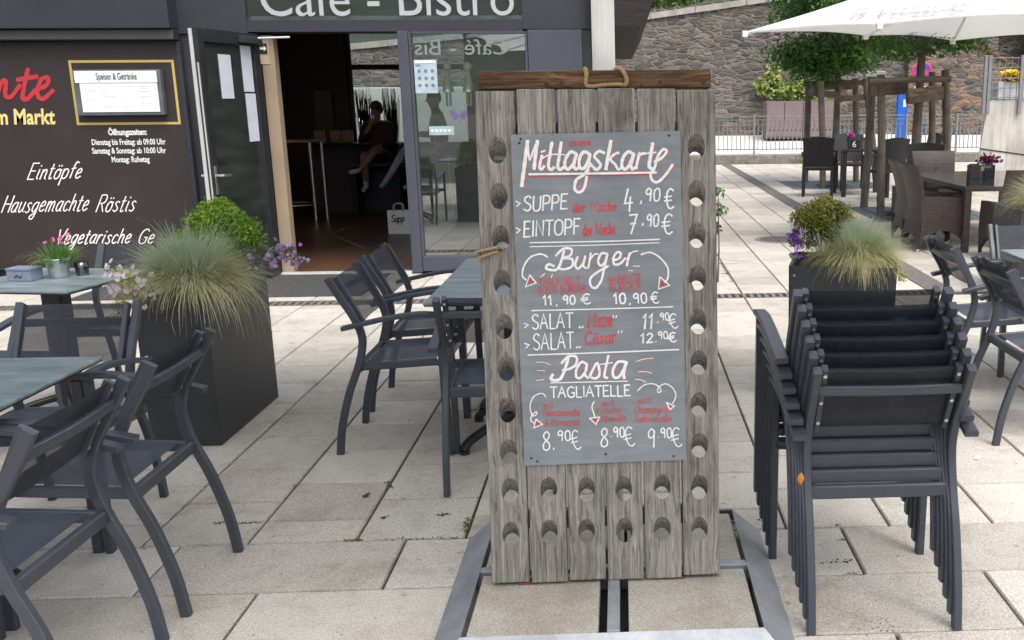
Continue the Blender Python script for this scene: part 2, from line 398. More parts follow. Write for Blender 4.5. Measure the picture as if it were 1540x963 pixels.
def mk_wicker(name, col):
    t = NT(name); v = t.coord()
    br = t.n('TexBrick'); br.offset = 0.5; br.inputs['Scale'].default_value = 1.0
    br.inputs['Brick Width'].default_value = 0.03; br.inputs['Row Height'].default_value = 0.015; br.inputs['Mortar Size'].default_value = 0.003
    br.inputs['Color1'].default_value = (*[c*0.8 for c in col], 1); br.inputs['Color2'].default_value = (*[c*1.6 for c in col], 1)
    br.inputs['Mortar'].default_value = (*[c*0.4 for c in col], 1)
    sx = t.n('SeparateXYZ'); t.l(v, sx.inputs[0]); cb = t.n('CombineXYZ')
    t.l(t.math('ADD', sx.outputs[0], sx.outputs[1]), cb.inputs[0]); t.l(sx.outputs[2], cb.inputs[1]); t.l(cb.outputs[0], br.inputs['Vector'])
    t.bump(br.outputs['Fac'], -0.8, 0.004); t.set(br.outputs['Color'], 0.45, 0, 0.5); return t.m
MT['wicker'] = mk_wicker('brown_wicker', (0.062, 0.046, 0.042))
MT['darkwicker'] = mk_wicker('black_wicker', (0.02, 0.018, 0.022))

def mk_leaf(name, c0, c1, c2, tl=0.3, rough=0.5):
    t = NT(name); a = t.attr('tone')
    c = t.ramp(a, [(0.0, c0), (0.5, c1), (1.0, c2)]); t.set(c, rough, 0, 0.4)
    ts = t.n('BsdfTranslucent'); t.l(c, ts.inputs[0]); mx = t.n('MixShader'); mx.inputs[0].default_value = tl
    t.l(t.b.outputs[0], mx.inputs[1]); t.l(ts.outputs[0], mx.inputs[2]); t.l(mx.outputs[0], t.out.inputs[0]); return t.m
MT['treeleaf'] = mk_leaf('hornbeam_leaf', (0.03, 0.08, 0.018), (0.08, 0.185, 0.036), (0.19, 0.33, 0.065), 0.45)
MT['bushleaf'] = mk_leaf('bush_leaf', (0.03, 0.075, 0.015), (0.08, 0.17, 0.03), (0.2, 0.32, 0.07))
MT['ivy'] = mk_leaf('climber_leaf', (0.08, 0.15, 0.03), (0.22, 0.33, 0.07), (0.44, 0.46, 0.17))
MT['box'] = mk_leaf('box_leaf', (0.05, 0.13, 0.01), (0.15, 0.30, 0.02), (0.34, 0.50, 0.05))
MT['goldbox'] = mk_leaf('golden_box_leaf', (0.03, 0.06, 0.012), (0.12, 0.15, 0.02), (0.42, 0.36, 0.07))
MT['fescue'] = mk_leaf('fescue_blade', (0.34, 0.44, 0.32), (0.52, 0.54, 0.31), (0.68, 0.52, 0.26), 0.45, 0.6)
MT['pinkleaf'] = mk_leaf('carnation_leaf', (0.05, 0.15, 0.02), (0.12, 0.28, 0.05), (0.25, 0.42, 0.10))
MT['lilac'] = mk_leaf('lilac_petal', (0.30, 0.16, 0.42), (0.46, 0.30, 0.58), (0.7, 0.6, 0.76), 0.3, 0.7)
MT['whitepetal'] = mk_leaf('pale_lilac_petal', (0.5, 0.4, 0.52), (0.68, 0.6, 0.68), (0.78, 0.75, 0.74), 0.3, 0.7)
MT['purple'] = mk_leaf('purple_petal', (0.08, 0.012, 0.2), (0.26, 0.06, 0.42), (0.45, 0.2, 0.6), 0.3, 0.7)
MT['magenta'] = mk_leaf('magenta_petal', (0.10, 0.008, 0.05), (0.20, 0.015, 0.10), (0.32, 0.04, 0.17), 0.25, 0.7)
MT['creeper'] = mk_leaf('yellow_creeper', (0.16, 0.22, 0.03), (0.34, 0.38, 0.06), (0.5, 0.5, 0.12), 0.3, 0.6)
MT['hill'] = plain('grass_hill', (0.03, 0.042, 0.025), 0.95, 0, 0.4, 0.05)
# ------------------------------------------------------------------ lettering: brush strokes and printed text
GL = {
 'A': (7, '0,0 3.2,10 6.4,0;1.3,3.8 5.2,3.8'), 'B': (6.3, '0.5,0 0.5,10;~0.5,10 4.5,9.8 5,7.5 4.4,5.6 0.8,5.3;~0.8,5.3 5,5 5.8,2.6 4.8,0.3 0.5,0'),
 'C': (6.4, '~6,8.4 4.2,10 1.6,9 0.3,5 1.5,1 4,0 6.2,1.6'), 'E': (5.6, '5.2,10 0.6,10 0.6,0 5.4,0;0.6,5.2 4.4,5.2'),
 'F': (5.4, '5.2,10 0.6,10 0.6,0;0.6,5.2 4.2,5.2'), 'G': (6.8, '~6,8.6 4,10 1.4,8.8 0.3,5 1.5,1 4.2,0.1 6,1.4 6.1,4;4,4.4 6.6,4.4'),
 'H': (6.6, '0.6,0 0.6,10;6,0 6,10;0.6,5 6,5'), 'I': (2, '1,0 1,10'), 'K': (6.2, '0.6,0 0.6,10;5.6,10 0.8,4.6;2.4,6 5.8,0'),
 'L': (5.2, '0.6,10 0.6,0 5,0'), 'M': (8, '0.4,0 1,10 4,2.6 7,10 7.6,0'), 'N': (6.8, '0.6,0 0.6,10 6,0 6,10'),
 'O': (7, '~3.4,10 0.9,8.6 0.3,5 1,1.3 3.4,0 6,1.3 6.7,5 6,8.6 3.4,10'), 'P': (6, '0.6,0 0.6,10;~0.6,10 4.4,9.8 5.6,7.4 4.6,5 0.7,4.6'),
 'R': (6.2, '0.6,0 0.6,10;~0.6,10 4.4,9.8 5.4,7.5 4.4,5.3 0.7,5;2.6,5 5.9,0'), 'S': (6, '~5.4,8.6 3.6,10 1,9 0.8,6.8 2.8,5.3 5,4 5.4,1.8 3.4,0 0.4,1.2'),
 'T': (6, '0,10 6,10;3,10 3,0'), 'U': (6.6, '~0.6,10 0.6,3 1.6,0.5 3.4,0 5.2,0.7 6,3 6,10'), 'W': (9, '0.2,10 2.2,0 4.5,8 6.6,0 8.6,10'), 'V': (6.5, '0.2,10 3,0 6.3,10.6'),
 'Ö': (7, '~3.4,10 0.9,8.6 0.3,5 1,1.3 3.4,0 6,1.3 6.7,5 6,8.6 3.4,10;2,11.6 2.2,12.2;4.6,11.6 4.8,12.2'),
 '&': (6.4, '~6,0 2,7 2.4,9.6 4.2,9.4 3.8,7 0.6,3.4 1,0.4 3.6,0.2 5.8,4'),
 'a': (5, '~4.2,5.2 2.4,6 0.6,4.2 0.7,1 2.4,0.2 4,2.4 4.3,5.6;~4.3,6 4,1 5,0.2'), 'b': (5, '~0.6,10 0.6,0.6 2.6,0 4.4,2 3.8,5 1.8,5.6 0.7,4'),
 'c': (4.4, '~4,5 2.4,6 0.7,4.4 0.8,1.2 2.2,0 4.2,1'), 'd': (5.2, '~4.2,5.2 2.4,6 0.6,4.2 0.7,1 2.4,0 4,2.4;4.4,10 4.3,0.6 5,0'),
 'e': (4.6, '~0.7,2.8 3.4,3.6 3.6,5.4 2.2,6 0.7,4.2 0.7,1.2 2.2,0 4.4,1.2'), 'f': (3.8, '~4.2,9.4 2.8,10 1.7,8 1.5,0;0.2,5.8 3.4,6.2'),
 'g': (5, '~4.2,5.2 2.4,6 0.6,4.2 0.7,1.2 2.4,0.4 4,2.4;~4.3,6 4.2,-1 3.2,-3.8 1.2,-3.8 0.8,-2.2 4.8,0.4'), 'h': (5, '0.6,10 0.6,0;~0.7,3.6 2.4,6 3.8,5 3.9,0.8 4.8,0.2'),
 'i': (2.2, '~0.9,6 0.8,1 1.8,0.2;0.9,8 1.1,8.5'), 'k': (4.8, '0.6,10 0.6,0;3.8,6 0.8,3;1.8,3.8 4.4,0'), 'l': (2, '~0.9,10 0.8,1 1.8,0.2'),
 'm': (7.4, '0.6,6 0.6,0;~0.7,3.6 2,6 3.2,5 3.2,0;~3.3,3.6 4.8,6 6,5 6.1,0.8 7,0.2'), 'n': (5, '0.6,6 0.6,0;~0.7,3.6 2.4,6 3.8,5 3.9,0.8 4.8,0.2'),
 'o': (5, '~2.4,6 0.7,4.6 0.7,1.2 2.4,0 4.2,1.4 4.2,4.6 2.4,6 3.4,5.2 4.8,5.4'), 'p': (5, '0.6,6 0.5,-4;~0.6,4 2,6 4.2,5 4.2,1.4 2.4,0 0.6,1'),
 'r': (3.8, '0.6,6 0.6,0;~0.7,3.6 2.2,6 3.6,5.4'), 's': (4.2, '~3.6,5.2 2.2,6 0.8,4.8 2.2,3.2 3.6,1.6 2.2,0 0.3,0.8'), 't': (3.6, '~1.5,9 1.4,1 2.4,0 3.4,0.6;0.2,6.2 3.2,6.4'),
 'u': (5, '~0.6,6 0.7,1 2.2,0 3.9,2.4;~4,6 4,1 5,0.2'), 'v': (4.6, '0.3,6 2.2,0 4.4,6'), 'z': (4.4, '0.4,6 4,6 0.4,0 4.2,0'),
 'ß': (5, '~0.6,-2 0.8,8 2.4,10 3.8,8.6 2.2,6 4.2,3.4 3.4,0.4 1.6,0.4'), 'ä': (5, '~4.2,5.2 2.4,6 0.6,4.2 0.7,1 2.4,0.2 4,2.4 4.3,5.6;~4.3,6 4,1 5,0.2;1.6,7.8 1.7,8.4;3.6,7.8 3.7,8.4'),
 'ö': (5, '~2.4,6 0.7,4.6 0.7,1.2 2.4,0 4.2,1.4 4.2,4.6 2.4,6 4.8,5.4;1.4,7.8 1.5,8.4;3.4,7.8 3.5,8.4'),
 '-': (3.6, '0.4,3.4 3.2,3.6'), ',': (2.4, '1.2,1 0.8,-1.8'), '.': (2.2, '0.9,0 1.1,0.5'), '„': (3.4, '~0.8,1.6 0.9,0 0.2,-1;~2.4,1.6 2.5,0 1.8,-1'), '“': (3.4, '1.2,10.4 0.8,8;2.8,10.4 2.4,8'),
 '>': (3.4, '0.2,7.4 3,4.4 0.2,1.4'), ' ': (3, ''),
 '0': (5.4, '~2.6,10 0.8,8 0.5,4 1.2,0.6 2.6,0 4.2,1 4.8,5 4.2,9 2.6,10'), '1': (3.4, '0.3,7.6 2,10 2,0'), '2': (5.2, '~0.5,8 2.4,10 4.4,8 3.4,4.6 0.4,0;0.4,0 5,0.3'),
 '4': (5.6, '2.2,10 0.4,3.6 5.2,3.8;3.8,6.4 3.4,0'), '7': (5, '0.3,10 4.6,10 2,0;1.4,5.2 4.2,5.4'), '8': (5.2, '~2.6,10 0.9,8.6 1.2,6.4 4.2,3.6 4.4,1 2.4,0 0.6,1.2 1,3.8 4,6.6 4.2,8.8 2.6,10'),
 '9': (5, '~4,8.6 2.4,10 0.6,8 1,5.6 2.8,5.4 4.2,7.4 4.2,9;4.2,9 3.8,0.2'), '€': (6.4, '~6,8.8 4.2,10 2.2,8.4 1.6,5 2.4,1.2 4.2,0 6,1;0.2,6 4.8,6.2;0.2,4 4.6,4.2'),
}
_lift = [0.0]
def ribbon2(bm, pts, wd, fmap, smooth=True, taper=0.0, n=5):
    """flat painted stroke: pts in photo coordinates, fmap(x,y,lift) gives the point on the painted surface"""
    P = [Vector((p[0], p[1], 0)) for p in pts]
    if smooth and len(P) > 2: P = catmull(P, n)
    if len(P) < 2: return
    d0 = (P[0]-P[1]).normalized(); d1 = (P[-1]-P[-2]).normalized()
    P = [P[0]+d0*wd*0.3]+P+[P[-1]+d1*wd*0.3]
    base = 0.0004+(_lift[0] % 24)*0.00006; _lift[0] += 1
    prev = None; L = len(P)
    for i, p in enumerate(P):
        a = (P[i]-P[i-1]) if i > 0 else (P[1]-P[0]); b = (P[i+1]-P[i]) if i < L-1 else a
        if a.length < 1e-6: a = b
        if b.length < 1e-6: b = a
        a = a.normalized(); b = b.normalized(); d = (a+b)
        d = d.normalized() if d.length > 0.2 else b
        nrm = Vector((-d.y, d.x, 0)); k = 1/max(0.6, abs(d.dot(b)))
        hw = wd*0.5*k*(1.0+0.10*math.sin(i*1.7+_lift[0]))*(0.72 if i in (0, L-1) else 1.0)
        z = base+0.0009*i/L
        v = (bm.verts.new(fmap(p.x+nrm.x*hw, p.y+nrm.y*hw, z)), bm.verts.new(fmap(p.x-nrm.x*hw, p.y-nrm.y*hw, z)))
        if prev: bm.faces.new((prev[0], prev[1], v[1], v[0]))
        prev = v
def hand(bm, text, x0, y0, x1, y1, cap, wd, fmap, slant=0.0, jit=0.25):
    """brush written words from baseline start x0,y0 to baseline end x1,y1, cap = height of capitals"""
    tot = sum(GL[c][0]+1.0 for c in text)-1.0
    L = math.hypot(x1-x0, y1-y0); ux, uy = (x1-x0)/L, (y1-y0)/L; sx = L/tot; sy = cap/10.0
    X = 0.0; rnd = random.Random(text)
    for c in text:
        adv, g = GL[c]; jy = rnd.uniform(-jit, jit)
        for st in g.split(';'):
            if not st: continue
            sm = st.startswith('~'); st = st.lstrip('~')
            pts = []
            for q in st.split():
                gx, gy = map(float, q.split(',')); gy += jy
                a = (X+gx)*sx+slant*gy*sy; b = gy*sy
                pts.append((x0+ux*a+uy*b, y0+uy*a-ux*b))
            ribbon2(bm, pts, wd, fmap, sm)
        X += adv+1.0
def text_mesh(name, s, mat, parent, M, width=None, size=None, shear=0.0, bold=0.0, align='LEFT', depth=0.0, sx=1.0):
    """printed text as flat mesh; M = 4x4 with local x along the line, local y up, local z out of the surface"""
    cu = bpy.data.curves.new(name, 'FONT'); cu.body = s; cu.align_x = align; cu.size = size or 1.0; cu.shear = shear
    cu.offset = bold; cu.extrude = depth; cu.resolution_u = 4; cu.fill_mode = 'FRONT' if depth == 0 else 'BOTH'
    tmp = bpy.data.objects.new(name, cu); COL.objects.link(tmp); C.view_layer.update()
    me = bpy.data.meshes.new_from_object(tmp.evaluated_get(C.evaluated_depsgraph_get()))
    bpy.data.objects.remove(tmp); bpy.data.curves.remove(cu)
    xs = [v.co.x for v in me.vertices]
    if width and xs:
        k = width/(max(xs)-min(xs))
        for v in me.vertices: v.co.x *= k
        if not size:
            for v in me.vertices: v.co.y *= k*sx
    for v in me.vertices: v.co = M @ v.co
    me.materials.clear(); me.materials.append(mat)
    o = bpy.data.objects.new(name, me); COL.objects.link(o)
    if parent: o.parent = parent; o.matrix_parent_inverse = Matrix.Identity(4)
    return o
def frame_at(o, x, y):
    x = Vector(x).normalized(); y = Vector(y); y = (y-x*x.dot(y)).normalized(); z = x.cross(y)
    m = Matrix((x, y, z)).transposed().to_4x4(); m.translation = Vector(o); return m

# ------------------------------------------------------------------ the square: ground, paving, street, hills
bm = BM()
for x0, x1, y0, y1 in ((-600, 600, -600, 25.6),):
    vs = [bm.verts.new(p) for p in ((x0, y0, -0.02), (x1, y0, -0.02), (x1, y1, -0.02), (x0, y1, -0.02))]; bm.faces.new(vs)
tag(obj('ground', bm, MT['joint']), kind='structure')
xs = [-5.9, -5.49, -5.08, -4.67, -4.26, -3.85, -3.44, -3.03, -2.62, -2.21, -1.815, -1.425, -1.025, -0.615, -0.205, 0.205, 0.61, 1.01, 1.415, 1.83, 2.25]
vs, fs, tone = [], [], []
rnd = random.Random(3)
def slab(x0, x1, y0, y1, g=0.0056):
    x0 += g; x1 -= g; y0 += g; y1 -= g; b = 0.004
    if x1-x0 < 0.02 or y1-y0 < 0.02: return
    dz = rnd.uniform(-0.0012, 0.0012); i = len(vs)
    vs.extend([(x0+b, y0+b, dz), (x1-b, y0+b, dz), (x1-b, y1-b, dz), (x0+b, y1-b, dz), (x0, y0, -0.005), (x1, y0, -0.005), (x1, y1, -0.005), (x0, y1, -0.005),
               (x0, y0, -0.03), (x1, y0, -0.03), (x1, y1, -0.03), (x0, y1, -0.03)])
    t = min(1, max(0, rnd.gauss(0.5, 0.2)))
    fs.append((i, i+1, i+2, i+3)); tone.append(t)
    for a in range(4):
        c = (a+1) % 4
        fs.append((i+4+a, i+4+c, i+c, i+a)); tone.append(t)
        fs.append((i+8+a, i+8+c, i+4+c, i+4+a)); tone.append(t*0.5)
DR0, DR1 = 7.86, 8.05                               # drain channel in front of the facade
def column(x0, x1, ph, ya, yb, pitch=0.392):
    y = ya-ph
    while y < yb:
        a, b = max(y, ya), min(y+pitch, yb)
        slab(x0, x1, a, b); y += pitch
row = 0
y = 3.41
while y > -1.2:                                       # running bond of long slabs close by
    off = -0.837 if row % 2 == 0 else -1.25
    x = off-0.828*7
    while x < 6: slab(x, x+0.828, y-0.378, y); x += 0.828
    y -= 0.378; row += 1
for i, (x0, x1) in enumerate(zip(xs, xs[1:])):
    ph = 0.0 if i % 2 == 0 else 0.196
    column(x0, x1, ph, 3.41, DR0)
    column(x0, x1, 0.196-ph, DR1, 9.32 if x1 < -0.2 else 25.4)
column(2.25, 2.62, 0.1, 3.41, DR0); column(2.25, 2.62, 0.1, DR1, 25.4)
x = 2.62; i = 0
while x < 9:
    column(x, x+0.41, 0.0 if i % 2 else 0.196, 3.41, DR0)
    x += 0.41; i += 1
x = 2.85; i = 0
while x < 14:
    column(x, x+0.41, 0.0 if i % 2 else 0.196, DR1, 25.4)
    x += 0.41; i += 1
pv = tag(obj('paving', (vs, fs), MT['paver']), kind='structure'); attr(pv, 'tone', tone)
bm = BM(); box(bm, 2.623, 2.847, DR1+0.01, 25.3, -0.03, 0.002); tag(obj('dark_paving_strip', bm, MT['basalt']), kind='structure')

bm = BM()                                             # street behind the railing, rising to the wall
P = [(-40, 25.85, 0.22), (60, 25.85, 0.22), (60, 29.6, 0.60), (-40, 29.6, 0.60)]
bm.faces.new([bm.verts.new(p) for p in P]); P = [(-40, 29.6, 0.60), (60, 29.6, 0.60), (60, 40, 0.9), (-40, 40, 0.9)]
bm.faces.new([bm.verts.new(p) for p in P]); tag(obj('street', bm, MT['road']), kind='structure')
bm = BM(); box(bm, -3, 14, 25.5, 25.85, -0.03, 0.235, 0.02); tag(obj('street_kerb', bm, MT['kerb']), kind='structure')
bm = BM()                                             # wooded hills round the town, far off
N = 72
for ring, (r, zz) in enumerate(((150, -1), (230, 26), (330, 60), (420, 70))):
    for k in range(N):
        a = 2*math.pi*k/N; bm.verts.new((r*math.cos(a), r*math.sin(a), zz*(1+0.25*math.sin(3*a+ring)+0.12*math.sin(7*a))-1.0))
bm.verts.ensure_lookup_table()
for q in range(3):
    for k in range(N): bm.faces.new((bm.verts[q*N+k], bm.verts[q*N+(k+1) % N], bm.verts[(q+1)*N+(k+1) % N], bm.verts[(q+1)*N+k]))
tag(obj('hills', bm, MT['hill'], smooth=True), kind='structure')

# moss and dirt in the joints (nobody could count it)
vs, fs, tn = [], [], []
def moss(p0, p1, n, wd):
    for _ in range(n):
        t = random.random(); x = p0[0]+(p1[0]-p0[0])*t+random.gauss(0, wd); y = p0[1]+(p1[1]-p0[1])*t+random.gauss(0, wd)
        a = random.uniform(0, 6.28); h = random.uniform(0.002, 0.006); s = 0.006; i = len(vs)
        vs.extend([(x-s*math.cos(a), y-s*math.sin(a), 0), (x+s*math.cos(a), y+s*math.sin(a), 0), (x+random.gauss(0, .004), y+random.gauss(0, .004), h)])
        fs.append((i, i+1, i+2)); tn.append(random.random())
for a, b, n in (((1083, 395), (1102, 425), 260), ((1085, 412), (1096, 412), 60), ((582, 725), (588, 735), 50), ((575, 779), (580, 779), 25), ((660, 775), (672, 774), 40), ((355, 787), (392, 786), 50),
                ((700, 800), (703, 780), 50), ((518, 814), (545, 813), 40), ((575, 812), (690, 809), 50), ((1085, 390), (1130, 395), 50), ((322, 787), (340, 787), 30)):
    g0, g1 = gnd(*a), gnd(*b); moss(g0, g1, n, 0.006)
o = tag(obj('moss', (vs, fs), mk_leaf('moss_green', (0.05, 0.06, 0.015), (0.10, 0.11, 0.025), (0.17, 0.17, 0.04), 0.1, 0.9)), kind='stuff'); attr(o, 'tone', tn)

# crumbs of soil along the joints under the chair stack
vs, fs = [], []
rnd = random.Random(17)
def crumbs(px, py, n, sp, r):
    g0 = gnd(px, py)
    for _ in range(n):
        x, y = g0.x+rnd.gauss(0, sp), g0.y+rnd.gauss(0, sp*.6); q = r*rnd.uniform(.4, 1.3); i = len(vs)
        vs.extend([(x+q*math.cos(a+q*300), y+q*math.sin(a+q*300), .001) for a in (0, 1.3, 2.5, 3.9, 5.1)]+[(x, y, q*.7)])
        fs.extend([(i+k, i+(k+1) % 5, i+5) for k in range(5)])
for a in ((1265, 845, 12, .02, .005), (1240, 848, 7, .02, .004), (1282, 862, 20, .015, .003), (1266, 812, 20, .009, .003), (1142, 782, 6, .006, .005), (1262, 790, 16, .012, .003), (1330, 946, 45, .04, .003), (1275, 866, 16, .04, .0025), (330, 845, 10, .05, .003), (560, 757, 6, .05, .003), (1010, 945, 8, .08, .002)): crumbs(*a)
tag(obj('soil_crumbs', (vs, fs), MT['soil']), kind='stuff')

# drain channel with its grating
t = tag(empty('drain_channel', (-0.7, 7.955, 0)), 'slotted steel drain channel running across the paving in front of the cafe', 'drain')
bm = BM(); box(bm, -5.9, 2.62, 7.863, 8.047, -0.028, -0.022); o = obj('channel', bm, MT['black'], t); o.location = (0.7, -7.955, 0)
bm = BM()
box(bm, -5.9, 2.62, 7.865, 7.882, -0.02, 0.003); box(bm, -5.9, 2.62, 8.028, 8.045, -0.02, 0.003)
x = -5.88
while x < 2.6:
    box(bm, x, x+0.03, 7.882, 8.028, -0.014, 0.001, M=None); x += 0.062
o = obj('grating', bm, plain('drain_steel', (0.2, 0.18, 0.16), 0.6, 0.3, 0.3), t); o.location = (0.7, -7.955, 0)
# round manhole cover
t = tag(empty('manhole_cover', (1.86, 11.3, 0)), 'round grey manhole cover in the paving left of the shrub planter', 'manhole cover')
bm = BM(); lathe(bm, [(0.0, 0.004), (0.23, 0.004), (0.235, 0.002), (0.235, -0.004)], 40)
for r_ in (0.07, 0.12, 0.17): lathe(bm, [(r_, 0.005), (r_+0.012, 0.008), (r_+0.024, 0.005)], 40)
obj('lid', bm, MT['basalt'], t); bm = BM(); lathe(bm, [(0.24, 0.002), (0.245, 0.006), (0.29, 0.006), (0.30, -0.002)], 40); obj('rim', bm, plain('manhole_rim', (0.22, 0.2, 0.19), 0.7, 0.1), t)
# tree grates set in the paving (nearest point of the square at each tree)
def tree_grate(x0, x1, y0, y1, label):
    t = tag(empty('tree_grate', ((x0+x1)/2, (y0+y1)/2, 0)), label, 'tree grate', 'tree grates')
    cx, cy = (x0+x1)/2, (y0+y1)/2
    bm = BM(); box(bm, x0-cx, x1-cx, y0-cy, y1-cy, -0.01, 0.004)
    obj('plate', bm, MT['treegrate'], t)
    bm = BM(); k = 9
    for i in range(1, k):
        xx = x0-cx+(x1-x0)*i/k
        box(bm, xx-0.012, xx+0.012, y0-cy+0.1, y1-cy-0.1, 0.0, 0.006)
    obj('slot_pattern', bm, MT['black'], t)
    bm = BM()
    for q in ((x0-cx-.06, x1-cx+.06, y0-cy-.06, y0-cy-.002), (x0-cx-.06, x1-cx+.06, y1-cy+.002, y1-cy+.06)): box(bm, *q, -0.01, 0.005)
    obj('rim', bm, MT['coping'], t)
tree_grate(3.2, 5.0, 17.9, 19.8, 'slate grey tree grate in the paving under the farther clipped tree')
tree_grate(3.45, 5.2, 12.9, 14.7, 'slate grey tree grate in the paving under the nearer clipped tree')

# ------------------------------------------------------------------ cafe building
FY = 9.32
bld = tag(empty('cafe_building', (-2.0, FY, 0)), 'dark anthracite cafe building with open glass door and lettered transom window', 'building')
def part(name, bm, mat, parent=bld, base=(-2.0, FY, 0), **k):
    o = obj(name, bm, mat, parent, **k)
    if parent is bld: o.location = (-base[0], -base[1], -base[2])
    return o
bm = BM()
box(bm, -9, -3.32, FY+0.05, FY+0.30, 0.0, 2.24)            # left of the door
box(bm, -9, -3.39, FY+0.03, FY+0.30, 2.243, 4.2)
box(bm, -0.89, -0.26, FY+0.03, FY+0.30, 2.27, 4.2)
box(bm, -3.387, -0.893, FY+0.03, FY+0.30, 2.255, 2.357)     # lintel
box(bm, -3.387, -0.893, FY+0.03, FY+0.30, 2.95, 4.2)
box(bm, -0.262, -0.13, FY+0.31, 16.3, 0.0, 4.2)             # side wall
box(bm, -9, -0.265, 16.0, 16.3, 2.75, 4.2); box(bm, -9, -4.33, 16.0, 16.3, 0, 2.748); box(bm, -2.4, -0.265, 16.0, 16.3, 0, 2.748); box(bm, -4.328, -2.402, 16.0, 16.3, 0, 0.95)
part('wall', bm, MT['facade'])
bm = BM(); box(bm, -0.845, -0.345, FY, FY+0.29, 0.01, 2.262, 0.004); part('pilaster', bm, MT['pilaster'])
bm = BM(); box(bm, -0.342, -0.264, FY+0.012, FY+0.29, 0.01, 2.26); part('corner_trim', bm, MT['black'])
bm = BM(); box(bm, -9, -4.0, FY-0.10, FY+0.04, 2.18, 2.275, 0.01); box(bm, -9, -4.0, FY-0.16, FY+0.028, 2.278, 3.2, 0.006); part('fascia', bm, [MT['facade']])
bm = BM(); box(bm, -9, -4.0, FY-0.105, FY-0.1005, 2.19, 2.268); part('fascia_ledge', bm, MT['ledge'])
bm = BM(); box(bm, -9, -0.27, FY+0.31, 15.99, 3.2, 3.35); part('roof', bm, MT['darkin'])
bm = BM(); box(bm, -9.2, -9.0, FY+0.3, 16.3, 0, 4.2); box(bm, -9, -0.27, FY+0.31, 15.99, 2.9, 2.95); part('interior_walls', bm, MT['darkin'])
bm = BM(); box(bm, -9, -0.27, FY+0.06, 15.99, -0.02, 0.012); tag(obj('interior_floor', bm, MT['floorwood']), kind='structure')
# pale tile border in the floor boards (chevron line seen through the door)
bm = BM(); a, b, c = gnd(500, 352, 0.014), gnd(580, 318, 0.014), gnd(560, 375, 0.014)
def strip(bm, p, q, wd):
    d = (q-p).normalized(); n = Vector((-d.y, d.x, 0))*wd/2
    bm.faces.new([bm.verts.new(v) for v in (p-n, q-n, q+n, p+n)])
strip(bm, gnd(498, 352, 0.016), gnd(590, 316, 0.016), 0.05); strip(bm, gnd(498, 352, 0.018), gnd(545, 372, 0.018), 0.05)
tag(obj('floor_inlay', bm, plain('pale_floor_inlay', (0.2, 0.16, 0.12), 0.6)), kind='structure')
bm = BM(); box(bm, -3.31, -3.195, FY+0.1, FY+0.22, 0.013, 2.23, 0.004); part('door_jamb', bm, MT['beige'])
bm = BM(); box(bm, -2.035, -1.94, FY-0.012, FY+0.14, 0.01, 2.254, 0.004); part('door_post', bm, MT['pilaster'])
bm = BM(); box(bm, -3.3, -2.04, FY-0.02, FY+0.09, 0.0, 0.022, 0.004); part('threshold', bm, MT['alu'])
bm = BM(); box(bm, -4.7, -2.24, DR1+0.17, FY-0.022, -0.02, 0.011, 0.003); tag(obj('entrance_ramp', bm, MT['mat']), kind='structure')
# arrow notice on the jamb
p = at(396, 78, FY+0.098)
bm = BM(); box(bm, p.x-0.055, p.x+0.055, FY+0.094, FY+0.0985, p.z-0.11, p.z+0.11)
nt_ = tag(obj('arrow_notice', bm, plain('kraft_paper', (0.45, 0.35, 0.25), 0.8)), 'small notice with a white arrow on black on the beige door jamb', 'notice')
bm = BM(); box(bm, p.x-0.032, p.x+0.038, FY+0.091, FY+0.0935, p.z-0.02, p.z+0.075); obj('black_field', bm, MT['blacktxt'], nt_)
bm = BM()
for q in ([(-0.025, 0.02), (0.01, 0.02), (0.01, 0.005), (0.034, 0.03), (0.01, 0.055), (0.01, 0.04), (-0.025, 0.04)],): bm.faces.new([bm.verts.new((p.x+a_, FY+0.089, p.z+b_)) for a_, b_ in q])
obj('arrow', bm, MT['whitetxt'], nt_)
# transom with lettering
bm = BM(); box(bm, -3.385, -0.895, FY+0.06, FY+0.068, 2.36, 2.948); tr = part('transom_window', bm, MT['glass'])
M = frame_at((-3.275, FY+0.05, 2.395), (1, 0, 0), (0, 0, 1))
text_mesh('sign_lettering', 'Café - Bistro', MT['signtxt'], tr, M, width=2.29, size=0.475, depth=0.006, bold=-0.001)
bm = BM()
box(bm, -3.385, -0.895, FY+0.12, FY+0.14, 2.36, 2.40); part('transom_frame', bm, MT['alu'])
# shop window
bm = BM(); box(bm, -1.937, -0.85, FY+0.005, FY+0.10, 0.02, 0.165, 0.004); box(bm, -1.937, -1.915, FY+0.006, FY+0.10, 0.168, 2.25); box(bm, -0.872, -0.85, FY+0.006, FY+0.10, 0.168, 2.25); box(bm, -1.91, -0.875, FY+0.006, FY+0.10, 2.235, 2.253)
wf = part('shop_window', bm, MT['pilaster'])
bm = BM(); box(bm, -1.914, -0.873, FY+0.04, FY+0.047, 0.167, 2.234); obj('pane', bm, MT['glass'], wf)
# reflection of sign lettering, painted as flat pale mirrored letters at the pane
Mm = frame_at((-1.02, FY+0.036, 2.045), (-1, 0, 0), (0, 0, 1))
text_mesh('painted_reflection_lettering', 'Café - Bis', plain('reflection_paint', (0.20, 0.225, 0.225), 0.6), wf, Mm, width=0.86, size=0.20)
